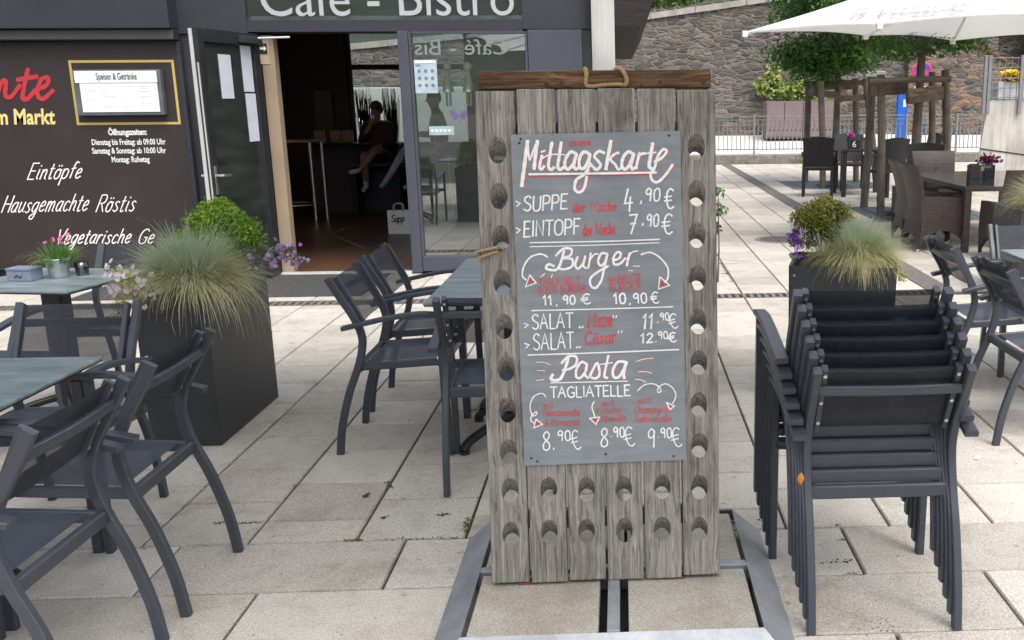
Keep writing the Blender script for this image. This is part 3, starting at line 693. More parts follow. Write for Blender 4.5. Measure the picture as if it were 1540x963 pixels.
# door leaf, open outwards
hx, hy = -3.315, FY-0.01; fx, fy = -3.485, 8.40
dv = Vector((fx-hx, fy-hy, 0)); DW = dv.length; ang = math.atan2(dv.y, dv.x)
door = empty('door', (hx+2.0, hy-FY, 0), ang); door.parent = bld
bm = BM(); T = 0.035
box(bm, 0, 0.09, -T, T, 0.02, 2.23, 0.004); box(bm, DW-0.09, DW, -T, T, 0.02, 2.23, 0.004); box(bm, 0.092, DW-0.092, -T, T, 0.02, 0.20, 0.004); box(bm, 0.092, DW-0.092, -T, T, 2.12, 2.23, 0.004)
obj('leaf_frame', bm, MT['black'], door)
bm = BM(); box(bm, 0.091, DW-0.091, -0.006, 0.006, 0.201, 2.119); obj('pane', bm, MT['doorglass'], door)
bm = BM(); box(bm, DW+0.001, DW+0.006, -T-0.002, -0.006, 0.03, 2.22); box(bm, DW+0.001, DW+0.005, 0.012, 0.024, 0.03, 1.95); obj('edge_seal', bm, MT['alu'], door)
bm = BM()
for s in (-1, 1):
    tube(bm, [(DW-0.045, s*T, 1.02), (DW-0.045, s*(T+0.055), 1.02), (DW-0.06, s*(T+0.06), 1.02), (DW-0.18, s*(T+0.06), 1.015)], 0.011)
    box(bm, DW-0.062, DW-0.028, s*(T+0.004)-0.004, s*(T+0.004)+0.004, 0.86, 1.10, 0.002)
obj('handle', bm, MT['steel'], door)
bm = BM(); box(bm, 0.02, 0.34, 0.037, 0.085, 2.14, 2.2, 0.006); obj('door_closer', bm, MT['facade'], door)
bm = BM(); tube(bm, [(0.1, 0.09, 2.19), (0.02, 0.35, 2.2)], 0.009); obj('closer_arm', bm, MT['alu'], door)
for u0, u1, z0, z1 in ((0.44, 0.62, 1.66, 2.03), (0.11, 0.27, 1.72, 2.12), (0.10, 0.26, 1.28, 1.705)):
    bm = BM(); box(bm, u0, u1, 0.0075, 0.011, z0, z1); obj('paper_notice', bm, plain('door_paper', (0.5, 0.52, 0.6), 0.8, 0, 0.05), door)
# roof overhang at the right end
bm = BM()
p = [(-0.26, 9.0), (0.215, 9.0), (0.30, 9.0)]
q = [(-0.258, 9.2, 2.285), (0.20, 9.2, 2.285), (0.34, 9.2, 2.56), (-0.258, 9.2, 2.9)]
f0 = [bm.verts.new(v) for v in q]; f1 = [bm.verts.new((x_, 16.2, z_)) for x_, y_, z_ in q]
bm.faces.new(f0[::-1]); bm.faces.new(f1)
for k in range(4): bm.faces.new((f0[k], f0[(k+1) % 4], f1[(k+1) % 4], f1[k]))
part('roof_overhang', bm, mk_wood('dark_soffit', (0.012, 0.009, 0.009), (0.025, 0.02, 0.02), (0.04, 0.033, 0.033), 'x', 0.6, 0.7, False, 0.3))
# back window of the room
x0, x1 = -4.328, -2.402
bm = BM(); box(bm, x0, x1, 16.06, 16.10, 2.69, 2.748); box(bm, x0, x1, 16.06, 16.10, 0.952, 1.0); box(bm, x0, x0+0.07, 16.06, 16.10, 1.002, 2.688); box(bm, x1-0.07, x1, 16.06, 16.10, 1.002, 2.688); box(bm, x0+0.072, x1-0.072, 16.06, 16.10, 2.14, 2.22)
bw = part('back_window', bm, MT['black'])
bm = BM(); box(bm, x0+0.07, x1-0.07, 16.075, 16.082, 1.0, 2.14); box(bm, x0+0.07, x1-0.07, 16.075, 16.082, 2.22, 2.688); obj('pane', bm, MT['clear'], bw)

# ------------------------------------------------------------------ printed panel on the facade
X0, X1, Z0, Z1 = -7.6, -4.02, 0.11, 2.165
pan = tag(empty('advertising_panel', (X1, FY, Z0)), 'large brown printed panel with menu words and opening hours on the cafe front', 'panel')
def onpan(name, bm, mat, par=pan):
    o = obj(name, bm, mat, par)
    if par is pan: o.location = (-X1, -FY, -Z0)
    return o
bm = BM(); box(bm, X0, X1, FY, FY+0.048, Z0, Z1); onpan('board', bm, MT['panel'])
bm = BM(); box(bm, X0, X1+0.035, FY-0.02, FY-0.001, Z1-0.004, Z1+0.008); box(bm, X1-0.003, X1+0.032, FY-0.018, FY+0.046, Z0, Z1-0.006); box(bm, X0, X1-0.005, FY-0.018, FY-0.001, Z0-0.012, Z0+0.004); onpan('edge_trim', bm, MT['facade'])
bm = BM()
for z in (0.3, 0.75, 1.2, 1.65, 2.08): disc(bm, (X1+0.014, FY-0.02, z), 0.011, (0, -1, 0), 10)
for k in range(8): disc(bm, (X1-0.3-k*0.62, FY-0.003, Z1-0.03), 0.01, (0, -1, 0), 10)
onpan('screw', bm, MT['black'])
PM = lambda x, y, l=0.0: at(x, y, FY-0.002-l)
gx0, gx1, gz0, gz1 = -5.0, -4.065, 1.445, 2.0
bm = BM(); wg = 0.022
ribs = [((gx0, gz0), (gx1, gz0)), ((gx0, gz1), (gx1, gz1))]
for z in (gz0, gz1): box(bm, gx0, gx1, FY-0.004, FY-0.001, z-wg/2, z+wg/2)
for x in (gx0+wg/2, gx1-wg/2): box(bm, x-wg/2, x+wg/2, FY-0.004, FY-0.001, gz0+wg/2, gz1-wg/2)
onpan('gold_border', bm, MT['gold'])
bm = BM()
hand(bm, 'Eintöpfe', 40, 270, 120, 268, 24, 1.8, PM, 0.42, 0.3); hand(bm, 'Hausgemachte', 1, 320, 130, 317, 25, 1.7, PM, 0.42, 0.3); hand(bm, 'Röstis', 143, 319, 201, 317, 25, 1.7, PM, 0.42, 0.3)
hand(bm, 'Vegetarische', 82, 367, 194, 366, 22, 1.8, PM, 0.42, 0.3); hand(bm, 'Ge', 206, 366, 229, 366, 22, 1.8, PM, 0.42, 0.3)
onpan('script_lettering', bm, MT['whitetxt'])
bm = BM()
for s in ([(-18, 143), (-14, 122), (-8, 121), (-6, 142), (4, 122), (9, 124), (8, 142), (16, 146), (30, 128)], [(42, 104), (34, 145), (42, 148), (52, 136)], [(26, 120), (56, 115)], [(52, 136), (70, 128), (72, 117), (62, 120), (56, 140), (64, 149), (80, 136)]):
    ribbon2(bm, s, 6.5, PM, True)
onpan('red_lettering', bm, MT['redtxt'])
def ptext(name, s, mat, x0, y0, x1, size=None, shear=0.0, bold=0.0, sx=1.0):
    a, b = at(x0, y0, FY-0.003), at(x1, y0, FY-0.003)
    return text_mesh(name, s, mat, pan, Matrix.Translation((-X1, -FY, -Z0)) @ frame_at(a, (1, 0, 0), (0, 0, 1)), width=b.x-a.x, size=size, shear=shear, bold=bold)
ptext('yellow_lettering', 'am Markt', MT['yellowtxt'], -18, 187, 84, 0.195, 0.12, 0.005)
ptext('opening_hours', 'Öffnungszeiten:', MT['whitetxt'], 163, 203, 221, 0.076, 0.0, 0.003)
ptext('opening_hours', 'Dienstag bis Freitag: ab 09:00 Uhr', MT['whitetxt'], 138, 218, 249, 0.074, 0, 0.0015)
ptext('opening_hours', 'Samstag & Sonntag: ab 10:00 Uhr', MT['whitetxt'], 139, 231, 250, 0.074, 0, 0.0015)
ptext('opening_hours', 'Montag: Ruhetag', MT['whitetxt'], 168, 244, 225, 0.074, 0, 0.0015)
# lit menu case hung on the panel
cx0, cx1, cz0, cz1 = -4.945, -4.17, 1.52, 1.925
case = tag(empty('menu_case', ((cx0+cx1)/2, FY, cz0)), 'grey glazed menu case with white header inside the gold border on the panel', 'menu case')
o0 = (-(cx0+cx1)/2, -FY, -cz0)
bm = BM(); box(bm, cx0, cx1, FY-0.07, FY-0.006, cz0, cz1, 0.006); obj('housing', bm, plain('case_grey', (0.10, 0.115, 0.13), 0.5), case, loc=o0)
bm = BM(); box(bm, cx0+0.02, cx1-0.03, FY-0.08, FY-0.071, cz1-0.115, cz1-0.012); hd = obj('header', bm, MT['grey_white'], case, loc=o0)
text_mesh('header_lettering', 'Speisen & Getränke', MT['blacktxt'], hd, frame_at((-4.735, FY-0.082, cz1-0.088), (1, 0, 0), (0, 0, 1)), width=0.36, size=0.085, bold=0.0012)
bm = BM(); box(bm, cx0+0.055, cx1-0.035, FY-0.076, FY-0.071, cz0+0.03, cz1-0.118); pg = obj('menu_pages', bm, MT['paper'], case, loc=o0)
bm = BM(); rnd = random.Random(5)
for k in range(4):
    xx = cx0+0.08+k*0.165
    for j in range(10):
        zz = cz1-0.15-j*0.022
        if rnd.random() < 0.8:
            l_ = rnd.uniform(0.05, 0.125); box(bm, xx, xx+l_, FY-0.0775, FY-0.0765, zz, zz+0.0035)
obj('printed_lines', bm, plain('faint_print', (0.55, 0.55, 0.58), 0.8), pg)

# ------------------------------------------------------------------ things on and behind the shop window
p0, p1 = at(622, 90, FY+0.03), at(659, 140, FY+0.03)
bm = BM(); box(bm, p0.x, p1.x, FY+0.030, FY+0.034, p1.z, p0.z)
ps = tag(obj('window_poster', bm, plain('pale_blue_poster', (0.40, 0.48, 0.53), 0.7)), 'pale blue notice with rows of pictograms stuck to the shop window', 'poster')
bm = BM(); box(bm, p0.x+0.01, p1.x-0.01, FY+0.027, FY+0.0295, p0.z-0.03, p0.z-0.008); obj('white_header', bm, MT['whitetxt'], ps)
bm = BM(); box(bm, p0.x+0.012, p0.x+0.06, FY+0.027, FY+0.0295, p0.z-0.055, p0.z-0.042)
for i in range(3):
    for j in range(3):
        disc(bm, (p0.x+0.045+i*0.06, FY+0.028, p0.z-0.10-j*0.065), 0.016, (0, -1, 0), 10, 0.002)
obj('pictograms', bm, plain('pictogram_blue', (0.12, 0.2, 0.3), 0.7), ps)
for x, lab in ((672, 'pale wooden doll hanging behind the shop window next to the blue notice'), (703, 'pale wooden doll hanging behind the shop window beside the rack')):
    p = at(x, 100, FY+0.09)
    d = tag(empty('hanging_doll', p), lab, 'doll', 'wooden dolls in the shop window')
    wm = plain('pale_wood', (0.75, 0.66, 0.42), 0.6)
    bm = BM(); bmesh.ops.create_uvsphere(bm, u_segments=16, v_segments=10, radius=0.042); obj('head', bm, wm, d, smooth=True)
    bm = BM(); lathe(bm, [(0.0, -0.03), (0.02, -0.045), (0.024, -0.07), (0.038, -0.14), (0.055, -0.23), (0.0, -0.235)], 16); obj('dress', bm, plain('pale_green_dress', (0.62, 0.66, 0.52), 0.7), d, smooth=True)
    for s in (-1, 1):
        bm = BM(); tube(bm, [(s*0.018, 0, -0.235), (s*0.016, -0.004, -0.36)], 0.011); obj('leg', bm, wm, d)
    bm = BM(); tube(bm, [(0, 0, 0.04), (0, 0, 2.23-p.z-0.0)], 0.0015, 4); obj('string', bm, MT['rope'], d)
p = at(690, 174, FY+0.033); bm = BM()
for s in (-1, 1):
    bm.faces.new([bm.verts.new((p.x+s*a_, FY+0.033, p.z+b_)) for a_, b_ in ((0.004, 0.005), (0.05, 0.05), (0.085, 0.04), (0.07, 0.0), (0.05, -0.035), (0.02, -0.03))][::s])
bf = BM(); 
bfly = tag(obj('butterfly_decal', bm, plain('butterfly_film', (0.12, 0.08, 0.22), 0.7)), 'purple butterfly stuck on the shop window', 'butterfly'); attr(bfly, 'tone', [0.6]*len(bfly.data.polygons)); bf.free()
p0, p1 = at(645, 190, FY+0.033), at(683, 203, FY+0.033)
bm = BM(); box(bm, p0.x, p1.x, FY+0.030, FY+0.034, p1.z, p0.z); stc = tag(obj('window_sticker', bm, plain('turquoise_sticker', (0.30, 0.42, 0.44), 0.6)), 'small turquoise sticker low on the shop window under the butterfly', 'sticker')
bm = BM(); 
for k in range(5): disc(bm, (p0.x+0.03+k*0.04, FY+0.028, (p0.z+p1.z)/2), 0.013, (0, -1, 0), 8, 0.002)
obj('white_pattern', bm, MT['whitetxt'], stc)
# ------------------------------------------------------------------ foliage and grass builders
def blob_leaves(rnd, blobs, size, flat=0.5):
    """leaf-sized quads spread through the outer volume of several ellipsoids: returns verts, faces, tone"""
    vs, fs, tn = [], [], []
    for c, r, n, tmid in blobs:
        c = Vector(c)
        for _ in range(n):
            d = Vector((rnd.gauss(0, 1), rnd.gauss(0, 1), rnd.gauss(0, 1)))
            if d.length < 1e-3: continue
            d.normalize(); k = rnd.random()**0.45*(1+0.12*math.sin(5*d.x+3*d.z)+0.1*rnd.gauss(0, 1))
            p = c+Vector((d.x*r[0], d.y*r[1], d.z*r[2]))*k
            s = size*rnd.uniform(0.6, 1.35)
            nrm = (d+Vector((rnd.gauss(0, .6), rnd.gauss(0, .6), rnd.gauss(0.35, .6)))).normalized()
            u = nrm.orthogonal().normalized(); u = Matrix.Rotation(rnd.uniform(0, 6.283), 3, nrm) @ u; v = nrm.cross(u)
            i = len(vs)
            vs += [p-u*s*0.5, p-u*s*0.05+v*s*flat*0.5+nrm*s*0.08, p+u*s*0.5-nrm*s*0.06, p-u*s*0.05-v*s*flat*0.5+nrm*s*0.08]
            fs.append((i, i+1, i+2, i+3)); tn.append(min(1, max(0, rnd.gauss(tmid, 0.2))))
    return vs, fs, tn
def leaves(name, blobs, size, mat, parent=None, seed=1, flat=0.5):
    vs, fs, tn = blob_leaves(random.Random(seed), blobs, size, flat)
    if parent is not None:
        pl = parent.matrix_world.translation if False else Vector(parent.location); vs = [v-pl for v in vs]
    o = obj(name, (vs, fs), mat, parent); attr(o, 'tone', tn); return o
def grass_tuft(name, c, rad, height, n, parent, seed=1, droop=1.0, hang=0.25, mat='fescue', wid=0.0018, lean=(0, 0)):
    """tuft of fine arching blades in uneven strands, upright in the middle, arching over and hanging outside"""
    rnd = random.Random(seed); vs, fs, tn = [], [], []
    pl = Vector(parent.location) if parent else Vector((0, 0, 0)); c = Vector(c)-pl
    strands = []
    for _ in range(max(8, n//14)):
        strands.append((rnd.uniform(0, 6.283), rnd.random()**0.7, rnd.uniform(0.74, 1.05), rnd.uniform(0.5, 1.6), rnd.random(), rnd.random() < 0.2))
    for _ in range(n):
        a, q, ln, gg, dry, hg = rnd.choice(strands)
        a += rnd.gauss(0, .10+.25*(1-q)); q = min(1, max(0, q+rnd.gauss(0, .06)))
        el = R(90)-q*R(68)*droop+rnd.gauss(0, .10)
        L = height*ln*rnd.uniform(0.72, 1.12)*(0.86+0.4*q)
        dx, dy = math.cos(a), math.sin(a)
        p = c+Vector((dx, dy, 0))*rad*(0.12+0.38*q*rnd.random())+Vector((0, 0, -0.02))
        d = Vector((dx*math.cos(el)+lean[0]*rnd.random(), dy*math.cos(el)+lean[1]*rnd.random(), math.sin(el)))
        d += Vector((rnd.gauss(0, .07), rnd.gauss(0, .07), 0)); d.normalize()
        side = Vector((-dy+rnd.gauss(0, .4), dx+rnd.gauss(0, .4), 0)).normalized(); wd = wid*rnd.uniform(0.6, 1.4); S = 7
        g = (0.04+0.17*q)*gg*rnd.uniform(0.7, 1.3)+(hang*q if hg else 0)
        i0 = len(vs); kink = rnd.randrange(2, 6) if rnd.random() < 0.08 else -1
        for k in range(S+1):
            t = k/S; ww = wd*(1-t*0.8)
            vs += [p-side*ww, p+side*ww]
            p = p+d*(L/S); d = (d+Vector((0, 0, -g*(0.5+t)*1.2))+Vector((rnd.gauss(0, .03), rnd.gauss(0, .03), 0)))
            if k == kink: d += Vector((rnd.gauss(0, .4), rnd.gauss(0, .4), -.6))
            d.normalize()
        dd = dry*0.7+rnd.random()*0.3
        for k in range(S):
            i = i0+2*k; fs.append((i, i+1, i+3, i+2))
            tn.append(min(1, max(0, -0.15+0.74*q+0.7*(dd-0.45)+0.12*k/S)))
    o = obj(name, (vs, fs), MT[mat], parent); attr(o, 'tone', tn); return o
def flowers(name, pts, mat, parent, size=0.022, seed=1):
    """five-petal flower heads"""
    rnd = random.Random(seed); vs, fs, tn = [], [], []; pl = Vector(parent.location) if parent else Vector()
    for p, n in pts:
        p = Vector(p)-pl; n = Vector(n).normalized(); u = n.orthogonal().normalized(); v = n.cross(u); t0 = rnd.random(); a0 = rnd.random()*6
        for k in range(5):
            a = a0+k*1.2566; d = u*math.cos(a)+v*math.sin(a); e = n.cross(d); s = size*rnd.uniform(.8, 1.2); i = len(vs)
            vs += [p, p+d*s*0.6+e*s*0.42+n*s*0.2, p+d*s+n*s*0.15, p+d*s*0.6-e*s*0.42+n*s*0.2]
            fs.append((i, i+1, i+2, i+3)); tn.append(min(1, max(0, t0+rnd.gauss(0, .15))))
    o = obj(name, (vs, fs), mat, parent); attr(o, 'tone', tn); return o

# ------------------------------------------------------------------ the slope behind the square
bm = BM()
Wn = 44; ztop = lambda x: min(7.0, max(2.4, 4.02+(0.134 if x > 0 else 0.09)*x))
for k in range(Wn):
    xa, xb = -16+k*0.62, -16+(k+1)*0.62
    box(bm, xa, xb-0.0005, 29.6, 30.2, 0.4, (ztop(xa)+ztop(xb))/2-0.08)
    if xb > 11.2: break
rw = tag(empty('retaining_wall', (0, 29.6, 0.4)), 'tall grey rubble stone retaining wall with sloping coping behind the square', 'stone wall')
bm2 = BM()
bm.free(); bm = BM()
pts = [(-16, 0.4), (11.4, 0.4), (11.4, ztop(11.4)-0.16), (-16, ztop(-16)-0.16)]
f = [bm.verts.new((x, 0, z-0.4)) for x, z in pts]; b = [bm.verts.new((x, 0.6, z-0.4)) for x, z in pts]
bm.faces.new(f); bm.faces.new(b[::-1])
for k in range(4): bm.faces.new((f[k], b[k], b[(k+1) % 4], f[(k+1) % 4]))
obj('masonry', bm, MT['stone'], rw)
k = 0; x = -16.0; rnd = random.Random(9)
while x < 11.3:
    l = rnd.uniform(1.0, 1.7); xb = min(11.4, x+l-0.015)
    za, zb = ztop(x)-0.155-0.4, ztop(xb)-0.155-0.4
    q = [(x, za), (xb, zb), (xb, zb+0.17), (x, za+0.17)]
    f = [bm2.verts.new((x_, -0.07, z_)) for x_, z_ in q]; b = [bm2.verts.new((x_, 0.66, z_)) for x_, z_ in q]
    bm2.faces.new(f); bm2.faces.new(b[::-1])
    for j in range(4): bm2.faces.new((f[j], b[j], b[(j+1) % 4], f[(j+1) % 4]))
    x = xb+0.015
obj('coping', bm2, MT['coping'], rw)
# brownish wall with a stair coping farther right
sw = tag(empty('stair_wall', (11.5, 29.3, 0.4)), 'brownish stone stair wall with a sloping coping behind the railing on the right', 'stone wall')
bm = BM(); pts = [(8.6, 0.4), (22, 0.4), (22, 2.2), (12.6, 2.2), (9.8, 3.55), (8.6, 3.6)]
f = [bm.verts.new((x-11.5, 0, z-0.4)) for x, z in pts]; b = [bm.verts.new((x-11.5, 0.25, z-0.4)) for x, z in pts]
bm.faces.new(f); bm.faces.new(b[::-1])
for k in range(6): bm.faces.new((f[k], b[k], b[(k+1) % 6], f[(k+1) % 6]))
obj('masonry', bm, MT['stonewarm'], sw)
bm = BM(); sweep(bm, [(-2.9, 0.1, 3.22), (-1.7, 0.1, 3.17), (1.1, 0.1, 1.83), (1.9, 0.1, 1.80)], 0.34, 0.09, (0, 1, 0)); obj('coping', bm, MT['barwood'], sw)
uw = tag(empty('upper_wall', (14, 30.4, 0.4)), 'grey rubble wall rising behind the stair wall under the greenery', 'stone wall')
bm = BM(); box(bm, -2.6, 12, 0, 0.5, 0, 4.1); obj('masonry', bm, MT['stone'], uw)
# greenery on the walls
def shrub(x, y, z, rx, ry, rz, n, label, size=0.16, mat='bushleaf', tm=0.5, seed=1, name='shrub'):
    s = tag(empty(name, (x, y, z)), label, 'shrub' if name == 'shrub' else 'climbing plant')
    rnd = random.Random(seed); bl = []
    for _ in range(9):
        bl.append(((x+rnd.uniform(-rx, rx)*0.7, y+rnd.uniform(-ry, ry)*0.6, z+rz*rnd.uniform(0.35, 1.3)), (rx*0.42, ry*0.5, rz*0.48), n//9, tm+rnd.uniform(-.18, .18)))
    leaves('foliage', bl, size, MT[mat], s, seed)
    bm = BM()
    for _ in range(5):
        a = rnd.uniform(-1, 1); tube(bm, catmull([(a*0.2*rx, 0, -0.1), (a*0.4*rx, 0, rz*0.5), (a*0.75*rx, rnd.uniform(-.3, .3)*ry, rz*1.1)], 4), 0.022, 6, r1=0.008)
    obj('stem', bm, MT['post'], s)
shrub(-1.0, 30.6, 3.75, 1.5, 0.8, 0.75, 1800, 'green shrub on top of the wall above the roof overhang', seed=2)
shrub(1.6, 30.8, 4.15, 1.6, 0.9, 0.8, 2400, 'green shrub on top of the stone wall right of the roof overhang', seed=3)
shrub(4.4, 30.9, 4.6, 1.7, 0.9, 1.0, 2400, 'green shrub on top of the stone wall behind the left clipped tree', seed=4)
shrub(7.6, 30.9, 4.7, 1.8, 0.9, 1.0, 2400, 'green shrub on the wall hidden behind the parasol', seed=5)
shrub(11.2, 30.2, 3.55, 1.7, 0.8, 0.8, 2400, 'green shrub hanging over the brownish wall right of the clipped trees', seed=6)
shrub(13.6, 30.1, 2.9, 1.3, 0.7, 1.1, 2600, 'dark green ivy bush above the grey railing at the right edge', seed=7, tm=0.35)
shrub(16.2, 30.2, 3.4, 1.5, 0.8, 1.2, 2000, 'green bush at the top right corner behind the parasol', seed=8)
# mauve cabinets by the wall, with a climber on them
cb = tag(empty('utility_cabinet', (5.15, 28.6, 0.55)), 'mauve metal cabinet row standing against the stone wall', 'cabinet')
for k, (x0, x1) in enumerate(((-0.93, -0.42), (-0.41, 0.12), (0.13, 0.62), (0.63, 1.15))):
    bm = BM(); box(bm, x0, x1-0.012, -0.35, -0.312, 0.06, 1.02, 0.004); obj('door', bm, MT['mauve'], cb)
bm = BM(); box(bm, -0.95, 1.16, -0.31, 0.35, 0.0, 1.06, 0.006); obj('body', bm, MT['mauve'], cb)
bm = BM()
for k in range(16): box(bm, -0.85+k*0.125, -0.79+k*0.125, -0.356, -0.351, 0.22, 0.26)
obj('vent_slots', bm, MT['black'], cb)
bm = BM(); disc(bm, (0.0, -0.36, 0.62), 0.03, (0, -1, 0)); obj('lock', bm, MT['steel'], cb)
cl = tag(empty('climbing_plant', (4.7, 29.2, 1.6)), 'yellow green climbing plant on the stone wall above the mauve cabinets', 'climbing plant')
leaves('foliage', [((4.55, 29.35, 2.35), (0.28, 0.2, 0.5), 190, .8), ((4.75, 29.3, 1.95), (0.55, 0.3, 0.35), 300, .65), ((5.6, 29.3, 1.75), (0.75, 0.3, 0.24), 380, .6), ((4.2, 29.4, 2.05), (0.25, 0.2, 0.3), 110, .75), ((5.3, 29.35, 2.1), (0.4, 0.25, 0.35), 160, .65)], 0.15, MT['ivy'], cl, 11)
bm = BM(); tube(bm, [(0.0, 0.3, 0), (-0.1, 0.3, 0.5), (-0.15, 0.3, 0.95)], 0.02, 6, r1=0.006); obj('stem', bm, MT['post'], cl)
# railing along the street kerb
def railing(x0, x1, label):
    f = tag(empty('railing', (x0, 25.68, 0.2)), label, 'railing')
    bm = BM(); L = x1-x0
    for z, th in ((1.03, 0.02), (0.93, 0.012), (0.80, 0.012)): box(bm, 0, L, -0.012, 0.012, z-th/2, z+th/2)
    box(bm, 0, L, -0.014, 0.014, 0.16, 0.185)
    obj('rails', bm, MT['fence'], f)
    bm = BM(); x = 0.05
    while x < L:
        box(bm, x-0.011, x+0.011, -0.009+0.03, 0.009+0.03, 0.14, 0.95); x += 0.115
    obj('bars', bm, MT['fence'], f)
    x = 0.0
    while x <= L+0.01:
        bm = BM(); box(bm, x-0.025, x+0.025, -0.05, -0.016, -0.16, 1.06, 0.004); obj('post', bm, MT['fence'], f); x += 1.35
railing(0.8, 12.9, 'galvanised steel railing with vertical bars along the street kerb')
# plants at the kerb
for p, lab in (((4.9, 25.35, 0.0), 'small weeds at the foot of the kerb left of the clipped trees'), ((9.6, 24.9, 0.0), 'weeds at the foot of the railing behind the wicker table')):
    s = tag(empty('weeds', p), lab, 'weeds'); x, y, z = p
    leaves('foliage', [((x, y, 0.12), (0.35, 0.15, 0.14), 160, .5), ((x+0.5, y, 0.1), (0.3, 0.15, 0.1), 100, .6)], 0.07, MT['ivy'], s, 12)
# white low wall seen through the back window
bm = BM(); box(bm, -9, -2.0, 18.2, 18.4, -0.02, 1.9, 0.01); tag(obj('white_wall', bm, MT['grey_white']), 'white rendered garden wall seen through the cafe back window', 'wall')

# no stopping sign, blue column, lamp on a post
s = tag(empty('parking_sign', (8.0, 26.4, 0.25)), 'round blue and red no stopping sign on a grey pole behind the railing', 'road sign')
bm = BM(); tube(bm, [(0, 0, 0), (0, 0, 2.35)], 0.055, 12); obj('pole', bm, MT['fence'], s)
q = at(1386, 109, 26.4)-Vector(s.location); rr = 0.29
bm = BM(); disc(bm, (q.x, -0.07, q.z), rr, (0, -1, 0), 32, 0.01); o = obj('red_disc', bm, MT['signred'], s)
bm = BM(); pcs = []
for k in range(4):
    a0 = math.pi/4+k*math.pi/2
    arc = [(a0-0.62+1.24*i/8) for i in range(9)]; a1 = 0.235; base = 0.06
    c_ = Vector((math.cos(a0), math.sin(a0)))*base*1.5
    bm.faces.new([bm.verts.new((q.x+c_.x, -0.0785, q.z+c_.y))]+[bm.verts.new((q.x+a1*math.cos(a), -0.0785, q.z+a1*math.sin(a))) for a in arc])
obj('blue_quarters', bm, MT['signblue'], o)
bm = BM(); box(bm, q.x-0.19, q.x+0.12, -0.075, -0.06, q.z-0.72, q.z-0.36, 0.003); obj('plate', bm, MT['paper'], s)
b0 = at(1350, 140, 26.6)
s = tag(empty('blue_column', (7.68, 26.6, 0.25)), 'tall blue information column with a white notice behind the railing', 'information column')
bm = BM(); box(bm, -0.14, 0.14, -0.1, 0.1, 0, 1.6, 0.015); obj('body', bm, MT['blue'], s)
bm = BM(); box(bm, 0.0, 0.08, -0.108, -0.102, 1.18, 1.38); obj('notice', bm, MT['paper'], s)
bm = BM(); box(bm, -0.15, 0.15, -0.11, 0.11, -0.02, -0.002+0.04, 0.01); obj('foot', bm, MT['black'], s)
s = tag(empty('wall_lamp', (7.5, 29.35, 2.35)), 'grey wall lamp on the stone wall above the blue column', 'lamp')
bm = BM(); tube(bm, [(0, 0.2, 0), (0, -0.35, 0.02)], 0.05, 8); obj('arm', bm, MT['fence'], s)
bm = BM(); box(bm, -0.32, 0.32, -0.5, -0.36, -0.06, 0.10, 0.02); obj('lamp_head', bm, MT['fence'], s)

# concrete stair wall at the right edge with railing and flower box
cw = tag(empty('concrete_wall', (6.4, 17.0, 0)), 'board marked concrete wall leaning back at the right edge', 'wall')
bm = BM()
q = [(-0.14, 0, 0), (3.2, 0, 0), (3.2, 0, 1.6), (0.03, 0, 1.6)]
f = [bm.verts.new(v) for v in q]; b = [bm.verts.new((x+0.12, 0.35, z)) for x, y, z in q]
bm.faces.new(f); bm.faces.new(b[::-1])
for k in range(4): bm.faces.new((f[k], b[k], b[(k+1) % 4], f[(k+1) % 4]))
obj('slab', bm, MT['conc'], cw)
bm = BM(); sweep(bm, [(-0.06, -0.004, 0.76), (3.2, -0.004, 0.30)], 0.012, 0.022, (0, 1, 0)); obj('joint', bm, MT['black'], cw)
rl = tag(empty('mesh_railing', (6.35, 17.0, 1.45)), 'grey mesh railing on top of the concrete wall', 'railing')
bm = BM()
for z in (0.86, 0.70, 0.52, 0.35, 0.19): box(bm, -0.05, 3.2, -0.03, -0.01, z-0.008, z+0.008)
obj('rails', bm, MT['fence'], rl)
bm = BM(); x = 0.02
while x < 3.2:
    box(bm, x-0.006, x+0.006, -0.009, 0.003, 0.14, 0.88); x += 0.11
obj('mesh_bars', bm, MT['fence'], rl)
for x in (-0.02, 0.055, 0.62, 1.6, 2.6):
    bm = BM(); box(bm, x-0.03, x+0.03, -0.075, -0.032, -0.10, 0.9, 0.004); obj('post', bm, MT['fence'], rl)
fb = tag(empty('flower_box', (7.2, 17.5, 1.61)), 'pale grey flower box with yellow flowers on the concrete wall', 'flower box')
bm = BM(); box(bm, -0.48, 1.2, -0.16, 0.16, 0, 0.30, 0.01); obj('trough', bm, MT['kerb'] if False else plain('pale_trough', (0.5, 0.52, 0.55), 0.6), fb)
rnd = random.Random(4)
flowers('flowers', [((7.2+rnd.uniform(-0.36, 1.0), 17.44+rnd.uniform(-.14, .1), 1.61+0.33+rnd.uniform(0, 0.15)), (rnd.gauss(0, .4), -0.6, 0.8)) for _ in range(420)], mk_leaf('yellow_petal', (0.6, 0.38, 0.0), (0.75, 0.52, 0.01), (0.8, 0.62, 0.05)), fb, 0.06, 3)
leaves('foliage', [((7.75, 17.5, 1.95), (0.7, 0.15, 0.12), 260, .5), ((6.95, 17.5, 2.0), (0.12, 0.12, 0.2), 80, .6)], 0.07, MT['bushleaf'], fb, 14)

